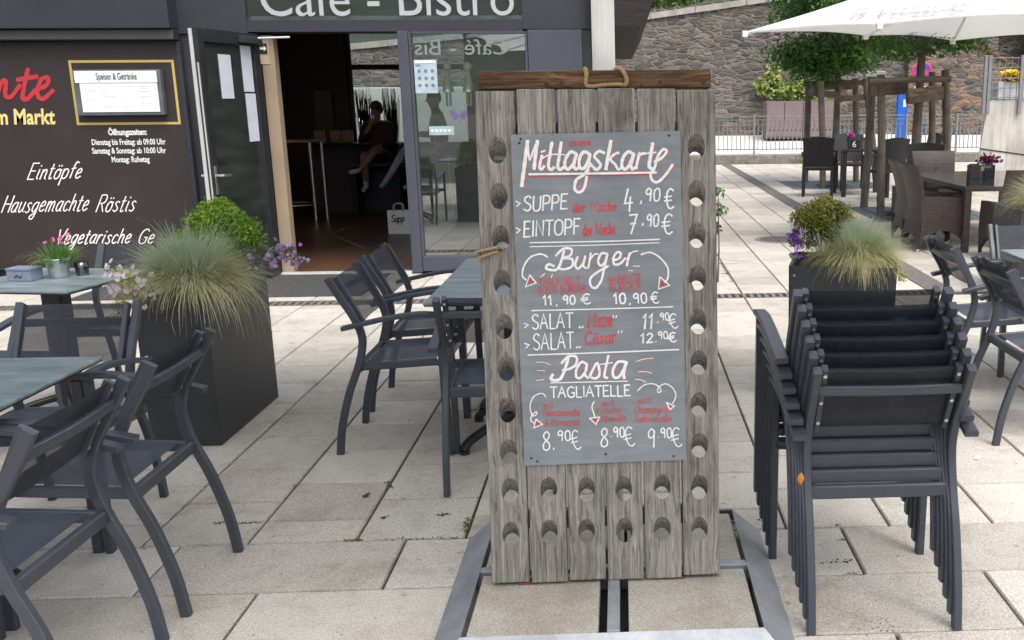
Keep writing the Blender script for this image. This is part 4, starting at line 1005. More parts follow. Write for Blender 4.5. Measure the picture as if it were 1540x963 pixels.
# ------------------------------------------------------------------ two clipped trees in log frames
def clipped_tree(x, y, z0, z1, rb, rt, lean, label, seed, n=34000, size=0.10):
    t = tag(empty('clipped_tree', (x, y, 0)), label, 'tree', 'clipped trees on the square')
    rnd = random.Random(seed); bm = BM()
    tp = (lean, 0, z0+0.5)
    tube(bm, catmull([(0, 0, -0.02), (lean*0.45, 0.02, z0*0.5), tp, (lean*1.2, 0, z1-0.3)], 6), 0.082, 10, r1=0.03); obj('trunk', bm, MT['post'], t)
    bm = BM()
    for k in range(11):
        a = k*2.4; zz = z0+0.1+(z1-z0)*0.07*k; rr = (rb+(rt-rb)*min(1, k/7))*0.8
        tube(bm, catmull([(lean, 0, zz-0.15), (lean+rr*0.5*math.cos(a), rr*0.5*math.sin(a), zz+0.12), (lean+rr*math.cos(a), rr*math.sin(a), zz+0.3)], 4), 0.03, 6, r1=0.008)
    obj('limb', bm, MT['post'], t)
    bl = []
    for k in range(64):
        f = rnd.random(); zz = z0+(z1-z0)*f; rr = (rb+(rt-rb)*min(1.0, f*1.9))*math.sqrt(rnd.uniform(0.08, 1)); a = rnd.uniform(0, 6.28)
        bl.append(((x+lean+rr*math.cos(a), y+rr*math.sin(a), zz+rnd.uniform(-.08, .08)), (0.50, 0.50, 0.28), n//64, 0.42+rnd.uniform(-.22, .22)))
    leaves('crown', bl, size, MT['treeleaf'], t, seed)
    return t
clipped_tree(4.10, 18.6, 2.2, 4.6, 0.62, 1.9, 0.03, 'clipped dark green tree on the left inside a log frame', 21)
clipped_tree(4.18, 13.75, 2.38, 3.4, 0.65, 1.2, 0.05, 'clipped green tree under the beer parasol inside the nearer log frame', 22, 13000, 0.08)
def log_frame(posts, top, rails, label, base):
    f = tag(empty('tree_stake_frame', base), label, 'tree stakes', 'log frames round the trees'); b = Vector(base)
    for p0, p1, r in posts:
        bm = BM(); p0, p1 = Vector(p0), Vector(p1); mid = (p0+p1)/2+Vector((0.012, 0.0, 0)); tube(bm, [v-b for v in catmull([p0, mid, p1], 4)], r, 10); obj('post', bm, MT['post'], f)
    for p0, p1, r, kind in rails:
        bm = BM(); p0, p1 = Vector(p0)-b, Vector(p1)-b
        if kind == 'log': tube(bm, [p0, (p0+p1)/2+Vector((0, 0, 0.01)), p1], r, 10)
        else: sweep(bm, [p0, p1], r*0.6, r*2.2, Vector((p1-p0)).cross(Vector((0, 0, 1))))
        obj('rail', bm, MT['rail'], f)
# farther frame
log_frame([((3.72, 19.6, 0), at(1216, 122, 19.6), 0.065), ((3.76, 18.0, 0), at(1234, 122, 18.0), 0.06), ((4.75, 19.5, 0), at(1286, 118, 19.5), 0.06), ((4.78, 18.0, 0), at(1302, 118, 18.0), 0.065)],
          None, [(at(1208, 127, 18.6), at(1310, 124, 18.6), 0.05, 'log'), (at(1217, 139, 18.0), at(1262, 143, 18.6), 0.055, 'beam'), (at(1255, 149, 18.2), at(1304, 146, 18.0), 0.05, 'beam'), (at(1222, 133, 19.4), at(1290, 131, 19.4), 0.045, 'log')],
          'weathered log frame of four posts round the farther clipped tree', (4.2, 18.7, 0))
log_frame([(gnd(1299, 312), at(1312, 116, 14.69), 0.06), (gnd(1324, 325), at(1325, 112, 13.53), 0.055), (at(1399, 305, 14.6)*1.0, at(1402, 108, 14.6), 0.05), (at(1423, 315, 13.9), at(1422, 105, 13.9), 0.058)],
          None, [(at(1308, 123, 13.5), at(1430, 119, 13.4), 0.045, 'log'), (at(1310, 134, 14.2), at(1366, 131, 14.1), 0.09, 'beam'), (at(1364, 146, 13.5), at(1420, 139, 13.9), 0.085, 'beam'), (at(1366, 141, 13.3), at(1409, 134, 13.3), 0.05, 'beam')],
          'weathered log frame of four posts round the nearer clipped tree', (4.2, 14.0, 0))

# ------------------------------------------------------------------ parasols
def canopy_mesh(bm, corners, apex, sag=0.06, th=0.012, seg=8):
    """tent of triangular panels between neighbouring rim points and the apex, with a thickness"""
    apex = Vector(apex); N = len(corners); cs = [Vector(c) for c in corners]
    for up in (0, 1):
        off = Vector((0, 0, -th*up)); grid = []
        for k in range(N):
            a, b = cs[k], cs[(k+1) % N]
            for i in range(seg):
                for j in range(seg):
                    def P(i_, j_):
                        s, t = i_/seg, j_/seg; r = a.lerp(b, t); p = apex.lerp(r, s)
                        e = math.sin(math.pi*t)*s; inward = Vector((apex.x-r.x, apex.y-r.y, 0)).normalized()
                        return p+Vector((0, 0, -sag*math.sin(math.pi*s)))+inward*0.09*e*s+Vector((0, 0, 0.03*e))+off
                    q = [P(i, j), P(i+1, j), P(i+1, j+1), P(i, j+1)]
                    if i == 0: q = [q[0], q[1], q[2]]
                    vs = [bm.verts.new(v) for v in q]; bm.faces.new(vs if not up else vs[::-1])
    bmesh.ops.remove_doubles(bm, verts=bm.verts, dist=0.0005)
# beer parasol at the right: corners P0 (left), P2 (far), near, right
P0 = gnd(1120, 48, 2.35); P2 = gnd(1433, 60, 2.35)
e2 = (P2-P0); nr = Vector((3.80, 8.78, 2.35)); rt = nr+e2; cen = (P0+rt+P2+nr)/4
P1 = gnd(1302, 52, 2.35)
ap = Vector((cen.x, cen.y, 3.22))
rim = [P0, P1, P2, (P2+rt)/2, rt, (rt+nr)/2, nr, (nr+P0)/2]
um = tag(empty('beer_parasol', (7.6, 12.2, 0)), 'white square parasol with grey lettering above the wicker table', 'parasol')
ub = Vector(um.location)
bm = BM(); canopy_mesh(bm, [p-ub for p in rim], ap-ub, 0.05); cn = obj('canopy', bm, MT['beercanvas'], um, smooth=True)
for p in rim:
    bm = BM(); d = (p-ap).normalized(); sweep(bm, [ap-ub+Vector((0, 0, -0.07)), (ap.lerp(p, 0.5))-ub+Vector((0, 0, -0.085)), p-ub+Vector((0, 0, -0.03))], 0.03, 0.03, Vector((-d.y, d.x, 0))); obj('rib', bm, MT['grey_white'], um)
    bm = BM(); c = p-ub; box(bm, c.x-0.03, c.x+0.03, c.y-0.03, c.y+0.03, c.z-0.055, c.z+0.01, 0.006); obj('rib_tip', bm, MT['grey_white'], um)
bm = BM(); sweep(bm, [(0, 0, 0), (0, 0, 3.3)], 0.12, 0.12, (1, 0, 0)); sweep(bm, [(0, 0, 3.25), ap-ub+Vector((0, 0, 0.16))], 0.08, 0.1, (0, 0, 1)); obj('mast', bm, MT['grey_white'], um)
bm = BM(); box(bm, -0.5, 0.5, -0.5, 0.5, 0.0, 0.1, 0.02); obj('base', bm, MT['ballast'], um)
def on_face(name, s, a, b, apx, width_frac, pos, size, mat, mirror=False, under=False):
    x = (b-a).normalized(); mid = (a+b)/2; y = (apx-mid).normalized()
    if under: pass
    n = x.cross(y)
    if n.z < 0: n = -n
    o = a.lerp(b, pos)+y*size[1]+n*(0.02 if not under else -0.13)
    L = (b-a).length*width_frac
    M = Matrix((x, y, n)).transposed().to_4x4(); M.translation = o-ub
    return text_mesh(name, s, mat, cn, M, width=L, size=size[0], shear=0.2)
gt = plain('grey_canvas_print', (0.36, 0.36, 0.37), 0.8); gd = plain('dark_canvas_print', (0.05, 0.05, 0.05), 0.8)
on_face('canopy_lettering', 'W: Krombacher', P0, nr, ap, 0.40, 0.34, (0.36, 0.13), gt)
on_face('underside_lettering', 'Krombacher', P0, P2, ap, 0.26, 0.64, (0.34, 0.10), gd, under=True)

# parasol whose mast stands behind the menu rack
pb = tag(empty('mast_parasol', (-0.05, 3.17, 0)), 'white ribbed mast of the big parasol rising behind the menu rack from a slab base', 'parasol')
bm = BM(); rings = []
prof = []
for k in range(48):
    a = 2*math.pi*k/48; prof.append((0.0345+(0.0016 if k % 3 == 0 else 0.0))*1.0)
for z in (0.06, 2.95):
    rings.append([bm.verts.new((prof[k]*math.cos(2*math.pi*k/48), prof[k]*math.sin(2*math.pi*k/48), z)) for k in range(48)])
for k in range(48): bm.faces.new((rings[0][k], rings[0][(k+1) % 48], rings[1][(k+1) % 48], rings[1][k]))
obj('mast', bm, MT['grey_white'], pb)
hw = 2.0; cr = [Vector((hw*math.cos(R(45+45*k))*(1.414 if k % 2 == 0 else 1), hw*math.sin(R(45+45*k))*(1.414 if k % 2 == 0 else 1), 2.5)) for k in range(8)]
bm = BM(); canopy_mesh(bm, cr, (0, 0, 3.1), 0.05); obj('canopy', bm, MT['canvas'], pb, smooth=True)
for c in cr:
    bm = BM(); sweep(bm, [(0, 0, 3.0), c*0.5+Vector((0, 0, 1.47)), c+Vector((0, 0, -0.03))], 0.03, 0.03, Vector((-c.y, c.x, 0))); obj('rib', bm, MT['grey_white'], pb)
# slab base: galvanised cross frame, four slabs, sloping rim plates
bb = Vector((-0.05, 3.17, 0)); yc, xc = 2.965, -0.048; hx_, hy_ = 0.43, 0.41; zt = 0.09
for sx in (-1, 1):
    for sy in (-1, 1):
        x0, x1 = sorted((xc+sx*0.045, xc+sx*hx_)); y0, y1 = sorted((yc+sy*0.03, yc+sy*hy_))
        bm = BM(); box(bm, x0-bb.x, x1-bb.x, y0-bb.y, y1-bb.y, 0.02, zt-0.004, 0.004); obj('ballast_slab', bm, MT['ballast'], pb)
bm = BM(); box(bm, xc-0.019-bb.x, xc+0.019-bb.x, yc-hy_-bb.y, yc+hy_-bb.y, 0.012, zt+0.004, 0.003); box(bm, xc-hx_-0.02-bb.x, xc-0.021-bb.x, yc-0.017-bb.y, yc+0.017-bb.y, 0.012, zt+0.003, 0.003); box(bm, xc+0.021-bb.x, xc+hx_+0.02-bb.x, yc-0.017-bb.y, yc+0.017-bb.y, 0.012, zt+0.003, 0.003)
obj('cross_frame', bm, MT['galv'], pb)
bm = BM(); box(bm, xc-hx_-0.02-bb.x, xc+hx_+0.02-bb.x, yc-hy_-0.02-bb.y, yc+hy_+0.02-bb.y, 0.004, 0.011); obj('floor_plate', bm, MT['black'], pb)
def rim_plate(a0, a1, b1, b0):
    bm = BM(); q = [Vector(v)-bb for v in (a0, a1, b1, b0)]; t = Vector((0, 0, -0.006))
    f = [bm.verts.new(v) for v in q]; g = [bm.verts.new(v+t) for v in q]; bm.faces.new(f); bm.faces.new(g[::-1])
    for k in range(4): bm.faces.new((f[k], g[k], g[(k+1) % 4], f[(k+1) % 4]))
    bmesh.ops.recalc_face_normals(bm, faces=bm.faces); obj('rim_plate', bm, MT['galv'], pb)
xi0, xi1, yi0, yi1 = xc-hx_-0.012, xc+hx_+0.012, yc-hy_-0.012, yc+hy_+0.012; w_ = 0.105; zi = zt+0.006
rim_plate((xi0, yi0, zi), (xi0, yi1, zi), (xi0-w_, yi1-0.06+0.05, 0.008), (xi0-w_, yi0-0.09, 0.008))
rim_plate((xi1, yi1, zi), (xi1, yi0, zi), (xi1+w_, yi0-0.09, 0.008), (xi1+w_, yi1-0.01, 0.008))
rim_plate((xi1, yi0, zi), (xi0, yi0, zi), (xi0-w_+0.01, yi0-0.10, 0.008), (xi1+w_-0.01, yi0-0.10, 0.008))
rim_plate((xi0, yi1, zi), (xi1, yi1, zi), (xi1+0.06, yi1+w_, 0.008), (xi0-0.06, yi1+w_, 0.008))
# ------------------------------------------------------------------ menu rack
RO = Vector((-0.0705, 2.859, 0.098)); RM = Matrix.Translation(RO) @ Matrix.Rotation(0.02, 4, 'Z') @ Matrix.Rotation(-0.1166, 4, 'X')
RMi = RM.inverted(); RN = (RM.to_3x3() @ Vector((0, -1, 0))).normalized()
rack = tag(empty('menu_rack', RO), 'weathered oak bottle rack with round holes carrying the chalk lettered slate menu', 'menu board')
rack.matrix_world = RM
def rl_(x, y, off=0.0):                                # photo position -> rack coordinates on the plank face (off = in front of it)
    return RMi @ onplane(x, y, RO+RN*off, RN)
W2, TH, HT = 0.3675, 0.050, 1.553
bm = BM(); rnd = random.Random(12)
edges = [-W2, -0.2445, -0.122, 0.001, 0.1225, 0.2455, W2]
for k, (a, b) in enumerate(zip(edges, edges[1:])):
    g = 0.0035
    ov = box(bm, a+(g if k else 0), b-(g if k < 5 else 0), rnd.uniform(0, 0.003), TH-rnd.uniform(0, .003), rnd.uniform(-0.004, 0.004), HT+rnd.uniform(-0.004, 0.004), 0.004)
planks = obj('plank_panel', bm, MT['oldwood'], rack)
hc = [rl_(748, y) for y in (225, 293, 358, 424, 490, 553, 616, 679)]
lx = [(748, 225), (750, 294), (753, 358), (755, 424), (758, 490), (761, 553), (763, 616), (765, 679), (767, 737), (768, 803),
      (1047, 220), (1048, 290), (1048, 353), (1049, 417), (1050, 483), (1051, 545), (1051, 608), (1052, 669), (1052, 732), (1052, 795),
      (825, 736), (882, 735), (938, 735), (996, 732), (826, 800), (882, 798), (939, 797), (996, 795)]
bm = BM(); T50 = R(48); ax = Vector((0, math.cos(T50), -math.sin(T50)))
for (x, y) in lx:
    p = rl_(x, y); q = ax.to_track_quat('Z', 'Y').to_matrix().to_4x4(); q.translation = p+ax*0.04
    bmesh.ops.create_cone(bm, cap_ends=True, segments=28, radius1=0.0272, radius2=0.0272, depth=0.40, matrix=q)
cut = obj('cutter', bm, MT['oldwood'], rack)
md = planks.modifiers.new('holes', 'BOOLEAN'); md.object = cut; md.operation = 'DIFFERENCE'; md.solver = 'EXACT'; md.use_self = True
C.view_layer.update()
me = bpy.data.meshes.new_from_object(planks.evaluated_get(C.evaluated_depsgraph_get()))
planks.modifiers.clear(); old = planks.data; planks.data = me; me.name = 'plank_panel'
bpy.data.objects.remove(cut)
# rear battens that hold the planks together, oiled top bar, feet, ropes
bm = BM(); box(bm, -W2+0.02, W2-0.02, TH+0.002, TH+0.035, 0.16, 0.22, 0.004); box(bm, -W2+0.02, W2-0.02, TH+0.002, TH+0.035, 1.40, 1.46, 0.004); obj('batten', bm, MT['oldwood'], rack)
bm = BM(); box(bm, -0.362, 0.358, 0.028, 0.075, HT+0.006, HT+0.062, 0.006); tb = obj('top_bar', bm, MT['barwood'], rack)
bm = BM()
for x in (-0.345, -0.265, -0.15, -0.105, 0.14, 0.2, 0.26, 0.335): disc(bm, (x, 0.027, HT+0.018+0.006*math.sin(x*40)), 0.007, (0, -1, 0), 8, 0.003)
obj('nail', bm, MT['black'], tb)
for x in (-0.255, 0.225):
    bm = BM(); box(bm, x-0.03, x+0.03, 0.01, 0.05, -0.012, -0.002, 0.002); obj('foot', bm, plain('rusty_iron', (0.16, 0.06, 0.035), 0.8, 0.2, 0.3), rack)
def twist(bm, pts, r):
    P = catmull(pts, 8)
    for ph in (0, 2.09, 4.19):
        q = []
        for i, p in enumerate(P):
            d = (P[min(i+1, len(P)-1)]-P[max(i-1, 0)]).normalized(); u = d.orthogonal().normalized(); v = d.cross(u); a = i*0.9+ph
            q.append(p+(u*math.cos(a)+v*math.sin(a))*r*0.55)
        tube(bm, q, r*0.62, 6)
zb = HT+0.004
bm = BM()
f = lambda x, y, o=0.006: (lambda p: Vector((p.x, 0.028-o, p.z)))(rl_(x, y, -0.022))
twist(bm, [f(877, 107)+Vector((0.006, 0.07, 0.01)), f(880, 104)+Vector((0, 0.02, 0.004)), f(882, 112), f(881, 127), f(890, 130), f(910, 128), f(930, 127), f(940, 128), f(942, 118), f(936, 106), f(930, 102)+Vector((0, 0.03, 0.004)), f(926, 103)+Vector((0, 0.09, 0.01))], 0.006)
mx_ = (RMi @ Vector((-0.05, 3.17, 1.70)))
twist(bm, [f(877, 107)+Vector((0.006, 0.07, 0.01)), Vector((mx_.x-0.055, mx_.y, zb+0.05)), Vector((mx_.x, mx_.y+0.048, zb+0.05)), Vector((mx_.x+0.055, mx_.y, zb+0.05)), f(926, 103)+Vector((0, 0.09, 0.01))], 0.0055)
obj('rope_loop', bm, MT['rope'], rack)
bm = BM()
a, b, c, d = rl_(749, 372), rl_(720, 378), rl_(719, 388), rl_(748, 374.5)
fl = lambda p, o=0.006: Vector((p.x, -o, p.z))
twist(bm, [Vector((a.x, 0.03, a.z-0.01)), fl(a, 0.004), fl(b), Vector((-W2-0.006, 0.012, b.z-0.004)), Vector((-W2-0.006, 0.05, b.z-0.01))], 0.0042)
twist(bm, [Vector((d.x, 0.03, d.z-0.02)), fl(rl_(746, 379), 0.004), fl(rl_(720, 388)), Vector((-W2-0.006, 0.012, c.z)), Vector((-W2-0.006, 0.05, b.z-0.012))], 0.0042)
obj('side_rope', bm, MT['rope'], rack)
# slate
sc = [rl_(768, 203), rl_(1022.5, 197), rl_(1032, 690.5), rl_(789.5, 699.5)]
bm = BM(); f0 = [bm.verts.new((p.x, -0.008, p.z)) for p in sc]; f1 = [bm.verts.new((p.x, -0.001, p.z)) for p in sc]
bm.faces.new(f0[::-1]); bm.faces.new(f1)
for k in range(4): bm.faces.new((f0[k], f0[(k+1) % 4], f1[(k+1) % 4], f1[k]))
bmesh.ops.recalc_face_normals(bm, faces=bm.faces)
slate = obj('slate_board', bm, MT['slate'], rack)
bm = BM()
for x, y in ((783, 209), (781, 215), (1006, 204), (799, 689), (808, 694), (911, 683), (1013, 686)):
    p = rl_(x, y, 0.008); disc(bm, (p.x, -0.0085, p.z), 0.0042, (0, -1, 0), 10, 0.002)
obj('screw', bm, MT['black'], slate)
def SM(x, y, l=0.0):
    p = rl_(x, y, 0.0085); return Vector((p.x, -0.0085-l, p.z))
def SMr(x, y, l=0.0):
    p = rl_(x, y, 0.0085); return Vector((p.x, -0.0081-l*0.3, p.z))
Wb, Rb, Rs = BM(), BM(), BM()
zoomA = lambda pts: [(780+x/5.35, 190+y/5.35) for x, y in pts]
zoomB = lambda pts: [(780+x/5.35, 360+y/5.35) for x, y in pts]
zoomC = lambda pts: [(780+x/5.35, 520+y/5.35) for x, y in pts]
def script(strokes, zm, wd, red=(1.6, 0.4)):
    for s in strokes:
        sm = not isinstance(s, tuple); s = list(s); k = 1.0
        if isinstance(s[0], (int, float)): k = s.pop(0)
        p = zm(s); ribbon2(Wb, p, wd*k, SM, True)
        if red: ribbon2(Rs, [(x+red[0], y+red[1]) for x, y in p], wd*k*0.8, SMr, True)
script([[1.15, (72, 118), (55, 250), (38, 380), (25, 480)], [0.6, (75, 130), (80, 220), (92, 268), (120, 190), (150, 118)], [1.1, (152, 118), (135, 240), (125, 342)],
        [0.9, (188, 235), (168, 325), (185, 345), (205, 320)], [0.6, (183, 207), (212, 195)], [1.0, (268, 130), (248, 250), (240, 325), (262, 348), (285, 330)], [0.45, (185, 265), (250, 228), (370, 228)],
        [1.0, (343, 130), (325, 250), (315, 325), (335, 348), (360, 330)], [1.0, (465, 225), (420, 205), (380, 260), (372, 320), (400, 345), (440, 300), (465, 225)], [0.9, (468, 225), (445, 310), (460, 345), (488, 325)],
        [1.0, (572, 225), (525, 205), (490, 260), (490, 325), (520, 340), (555, 290), (575, 225)], [0.9, (575, 225), (555, 360), (530, 490), (490, 530), (452, 505), (465, 430), (530, 385), (580, 300)],
        [0.9, (690, 215), (645, 200), (610, 240), (640, 280), (660, 315), (625, 348), (575, 300)], [1.1, (742, 118), (720, 240), (702, 345)], [0.8, (805, 212), (770, 225), (738, 265), (775, 305), (800, 345), (832, 330)],
        [1.0, (925, 225), (880, 205), (840, 255), (830, 320), (860, 345), (895, 300), (925, 225)], [0.9, (928, 225), (905, 310), (915, 345), (945, 325)], [0.9, (972, 215), (955, 290), (945, 340)], [0.6, (958, 270), (985, 222), (1020, 215)],
        [1.1, (1078, 138), (1058, 260), (1050, 320), (1075, 345)], [0.5, (985, 228), (1050, 215), (1105, 210)], [0.85, (1095, 285), (1150, 255), (1190, 205), (1165, 185), (1120, 240), (1092, 340), (1062, 390), (1080, 440), (1125, 445), (1190, 380), (1238, 308)]], zoomA, 4.9)
ribbon2(Wb, zoomA([(85, 386), (500, 381), (1105, 372)]), 3.4, SM); ribbon2(Rb, zoomA([(85, 402), (500, 396), (1070, 388)]), 1.6, SM)
hand(Rb, 'unsere', 780+405/5.35, 190+158/5.35, 780+580/5.35, 190+152/5.35, 11, 1.5, SM, 0.1)
hand(Wb, '>', 777, 312, 784, 311, 13, 2.0, SM); hand(Wb, 'SUPPE', 787, 318, 853, 314, 22, 2.6, SM, 0.12); hand(Rb, 'der Woche', 861, 319, 927, 317, 15, 1.7, SM, 0.15)
hand(Wb, '4', 938, 318, 952, 317, 34, 2.8, SM, 0.1); hand(Wb, ',', 962, 304, 967, 304, 14, 2.6, SM); hand(Wb, '90', 970, 303, 993, 302, 19, 2.6, SM, 0.1); hand(Wb, '€', 999, 314, 1014, 313, 30, 2.6, SM, 0.05)
hand(Wb, '>', 777, 352, 784, 351, 13, 2.0, SM); hand(Wb, 'EINTOPF', 787, 356, 872, 352, 23, 2.6, SM, 0.08); hand(Rb, 'der Woche', 876, 355, 925, 352, 18, 1.7, SM, 0.12)
hand(Wb, '7', 944, 352, 957, 351, 28, 2.8, SM, 0.15); hand(Wb, ',', 965, 337, 969, 337, 12, 2.4, SM); hand(Wb, '90', 972, 341, 991, 340, 18, 2.4, SM, 0.1); hand(Wb, '€', 995, 352, 1012, 351, 30, 2.6, SM, 0.05)
ribbon2(Wb, [(797, 365), (900, 363), (992, 360)], 2.0, SM); ribbon2(Wb, [(797, 371), (900, 368.5), (991, 365)], 1.5, SM)
# Burger
script([[1.0, (365, 90), (345, 170), (310, 240), (255, 245), (220, 230), (240, 200), (285, 215)], [0.9, (300, 130), (360, 75), (425, 80), (415, 130), (360, 150), (430, 160), (430, 215), (370, 240), (310, 232)],
        [0.9, (475, 140), (455, 205), (480, 235), (520, 190), (535, 135)], [0.8, (535, 140), (520, 210), (545, 232)], [0.8, (580, 110), (570, 180), (560, 230)], [0.6, (575, 160), (610, 120), (640, 118)],
        [0.9, (710, 115), (665, 115), (640, 170), (655, 210), (690, 190), (715, 120)], [0.9, (715, 120), (690, 220), (665, 330), (620, 390), (580, 370), (580, 310), (640, 260), (720, 215)],
        [0.9, (760, 170), (810, 150), (820, 110), (790, 105), (762, 150), (770, 200), (815, 195), (860, 150)], [0.9, (895, 110), (880, 160), (870, 212)], [0.5, (875, 160), (910, 105), (960, 92)]], zoomB, 4.0, (1.0, 0.3))
ribbon2(Wb, zoomB([(232, 142), (180, 118), (100, 140), (45, 210), (30, 290), (60, 325)]), 2.6, SM); ribbon2(Wb, zoomB([(985, 122), (1060, 105), (1140, 150), (1200, 230), (1200, 310), (1175, 345)]), 2.6, SM)
for tri, zm in (([(90, 285), (140, 350), (55, 382)], zoomB), ([(1135, 300), (1215, 370), (1125, 400)], zoomB), ([(140, 590), (192, 632), (122, 660)], zoomC), ([(570, 582), (652, 572), (622, 632)], zoomC), ([(1190, 455), (1252, 485), (1218, 515)], zoomC)):
    c_ = (sum(p[0] for p in tri)/3, sum(p[1] for p in tri)/3)
    ribbon2(Wb, zm(tri+[tri[0]]), 1.9, SM, False)
    q = zm([(c_[0]+(p[0]-c_[0])*0.52, c_[1]+(p[1]-c_[1])*0.52) for p in tri]); Rb.faces.new([Rb.verts.new(SM(x, y, 0.0006)) for x, y in q])
hand(Rb, 'TAGLIATELLE', 811, 430, 873, 427, 11.5, 1.05, SM); hand(Rb, 'RÖSTI BURGER', 810, 443, 882, 439, 10.5, 1.05, SM); hand(Rb, 'AMBIENTE', 914, 426, 965, 423, 11, 1.05, SM); hand(Rb, 'BURGER', 917, 438, 964, 435, 10.5, 1.05, SM)
for s in ([(176, 305), (212, 272)], [(262, 310), (272, 280)], [(920, 215), (975, 215)], [(885, 250), (920, 252)]): ribbon2(Wb, zoomB(s), 1.3, SM)
hand(Wb, '11', 817, 459, 831, 458, 14, 2.6, SM); hand(Wb, ',', 836, 459, 839, 459, 8, 2.2, SM); hand(Wb, '90', 847, 458, 866, 457, 13, 2.5, SM); hand(Wb, '€', 874, 458, 889, 456, 15, 2.2, SM)
hand(Wb, '10', 923, 457, 942, 456, 15, 2.8, SM); hand(Wb, ',', 946, 457, 949, 457, 8, 2.2, SM); hand(Wb, '90', 953, 457, 974, 455, 15, 2.4, SM); hand(Wb, '€', 979, 457, 992, 455, 17, 2.2, SM)
ribbon2(Wb, zoomB([(105, 573), (650, 560), (1240, 542)]), 1.9, SM)
hand(Wb, '>', 789, 494, 796, 493, 11, 1.8, SM); hand(Wb, 'SALAT', 800, 495, 862, 492, 22, 2.2, SM, 0.03); hand(Wb, '„', 870, 492, 879, 492, 11, 1.8, SM); hand(Rb, 'Nizza', 884, 492, 920, 489, 21, 2.2, SM, 0.18); hand(Wb, '“', 919, 489, 929, 489, 14, 1.8, SM)
hand(Wb, '11', 965, 495, 982, 494, 22, 2.8, SM, 0.15); hand(Wb, '.', 988, 485, 991, 485, 8, 2.4, SM); hand(Wb, '90', 993, 482, 1007, 481, 11, 1.9, SM); hand(Wb, '€', 1007, 495, 1021, 492, 22, 2.0, SM)
hand(Wb, '>', 791, 525, 798, 523, 12, 1.8, SM); hand(Wb, 'SALAT', 802, 526, 863, 523, 24, 2.2, SM, 0.03); hand(Wb, '„', 866, 522, 875, 522, 9, 1.8, SM); hand(Rb, 'Cäsar', 879, 518, 926, 515, 19, 2.2, SM, 0.15); hand(Wb, '“', 928, 512, 939, 511, 14, 1.8, SM)
hand(Wb, '12', 963, 516, 982, 515, 14, 2.4, SM, 0.1); hand(Wb, '.', 985, 514, 988, 514, 7, 2.2, SM); hand(Wb, '90', 990, 510, 1005, 509, 11, 1.9, SM); hand(Wb, '€', 1005, 515, 1018, 513, 14, 2.4, SM)
ribbon2(Wb, zoomB([(75, 930), (600, 913), (1288, 886)]), 2.2, SM)
# Pasta
script([[1.1, (400, 95), (375, 180), (340, 260), (295, 278), (260, 265), (275, 230)], [0.9, (345, 140), (400, 85), (465, 90), (460, 150), (410, 185), (355, 195)],
        [0.9, (545, 145), (505, 130), (465, 190), (465, 250), (500, 255), (540, 200), (550, 145)], [0.8, (550, 145), (535, 230), (560, 260)], [0.9, (570, 250), (620, 150), (640, 150), (650, 230), (620, 262), (585, 255)],
        [0.9, (722, 80), (700, 180), (690, 245), (715, 258)], [0.5, (655, 150), (755, 135)], [1.0, (860, 130), (800, 130), (760, 190), (765, 250), (805, 250), (845, 190), (865, 130)], [1.1, (868, 130), (845, 220), (850, 260)]], zoomC, 4.2, (1.4, 0.2))
ribbon2(Wb, zoomC([(258, 298), (876, 284)]), 1.8, SM)
for s in ([(140, 132), (210, 132), (255, 152)], [(150, 196), (212, 200)], [(140, 277), (205, 270)], [(942, 127), (1010, 105), (1082, 98)], [(965, 207), (1030, 208), (1072, 220)], [(938, 268), (990, 275), (1020, 292)]):
    ribbon2(Wb, zoomC(s), 1.3, SM); ribbon2(Rb, [(x, y-0.9) for x, y in zoomC(s)], 0.9, SM)
hand(Wb, 'TAGLIATELLE', 828, 598, 948, 595, 16, 2.3, SM)
ribbon2(Wb, zoomC([(218, 412), (190, 382), (125, 405), (92, 480), (110, 560), (145, 550), (140, 530), (105, 560), (100, 600), (130, 625)]), 1.7, SM)
ribbon2(Wb, zoomC([(608, 447), (590, 490), (605, 545), (618, 580)]), 1.9, SM)
ribbon2(Wb, zoomC([(955, 362), (1010, 315), (1080, 305), (1130, 330), (1145, 365), (1120, 372), (1125, 335), (1180, 305), (1240, 340), (1265, 400), (1240, 462)]), 1.8, SM)
hand(Rb, 'mit', 816, 614, 832, 613, 9, 1.0, SM, 0.2); hand(Rb, 'Tomatensoße', 815, 626, 872, 624, 9.5, 0.95, SM, 0.1); hand(Rb, '& Parmesan', 819, 641, 871, 639, 10.5, 0.95, SM, 0.1)
hand(Rb, 'mit', 905, 611, 923, 609, 8.5, 1.0, SM, 0.2); hand(Rb, 'Kräuter-', 897, 622, 941, 619, 9, 0.95, SM, 0.1); hand(Rb, 'Käsesoße', 904, 634, 941, 632, 9, 0.95, SM, 0.1)
hand(Rb, 'mit', 959, 607, 979, 605, 9, 1.0, SM, 0.2); hand(Rb, 'Champignon-', 954, 621, 1013, 619, 10, 0.95, SM, 0.1); hand(Rb, 'Sahnesoße', 955, 635, 1010, 633, 10, 1.0, SM, 0.08)
for x0, y0, w_, dt in ((816, 677, 0, ','), (903, 672, 0, '.'), (974, 673, 0, '.')):
    hand(Wb, '8' if x0 != 974 else '9', x0, y0, x0+12, y0-1, 28, 2.1, SM, 0.08)
    hand(Wb, dt, x0+15 if dt == ',' else x0+14, y0-2 if dt == ',' else y0-15, x0+19, y0-3 if dt == ',' else y0-16, 10, 1.9, SM)
    hand(Wb, '90', x0+23 if dt == ',' else x0+20, y0-14, x0+43 if dt == ',' else x0+37, y0-15, 15, 2.1, SM); hand(Wb, '€', x0+45 if dt == ',' else x0+37, y0, x0+59 if dt == ',' else x0+53, y0-3, 29, 1.9, SM)
obj('white_lettering', Wb, MT['white_chalk'], slate); obj('red_lettering', Rb, MT['red_chalk'], slate); obj('red_shadow_lettering', Rs, MT['red_chalk'], slate)

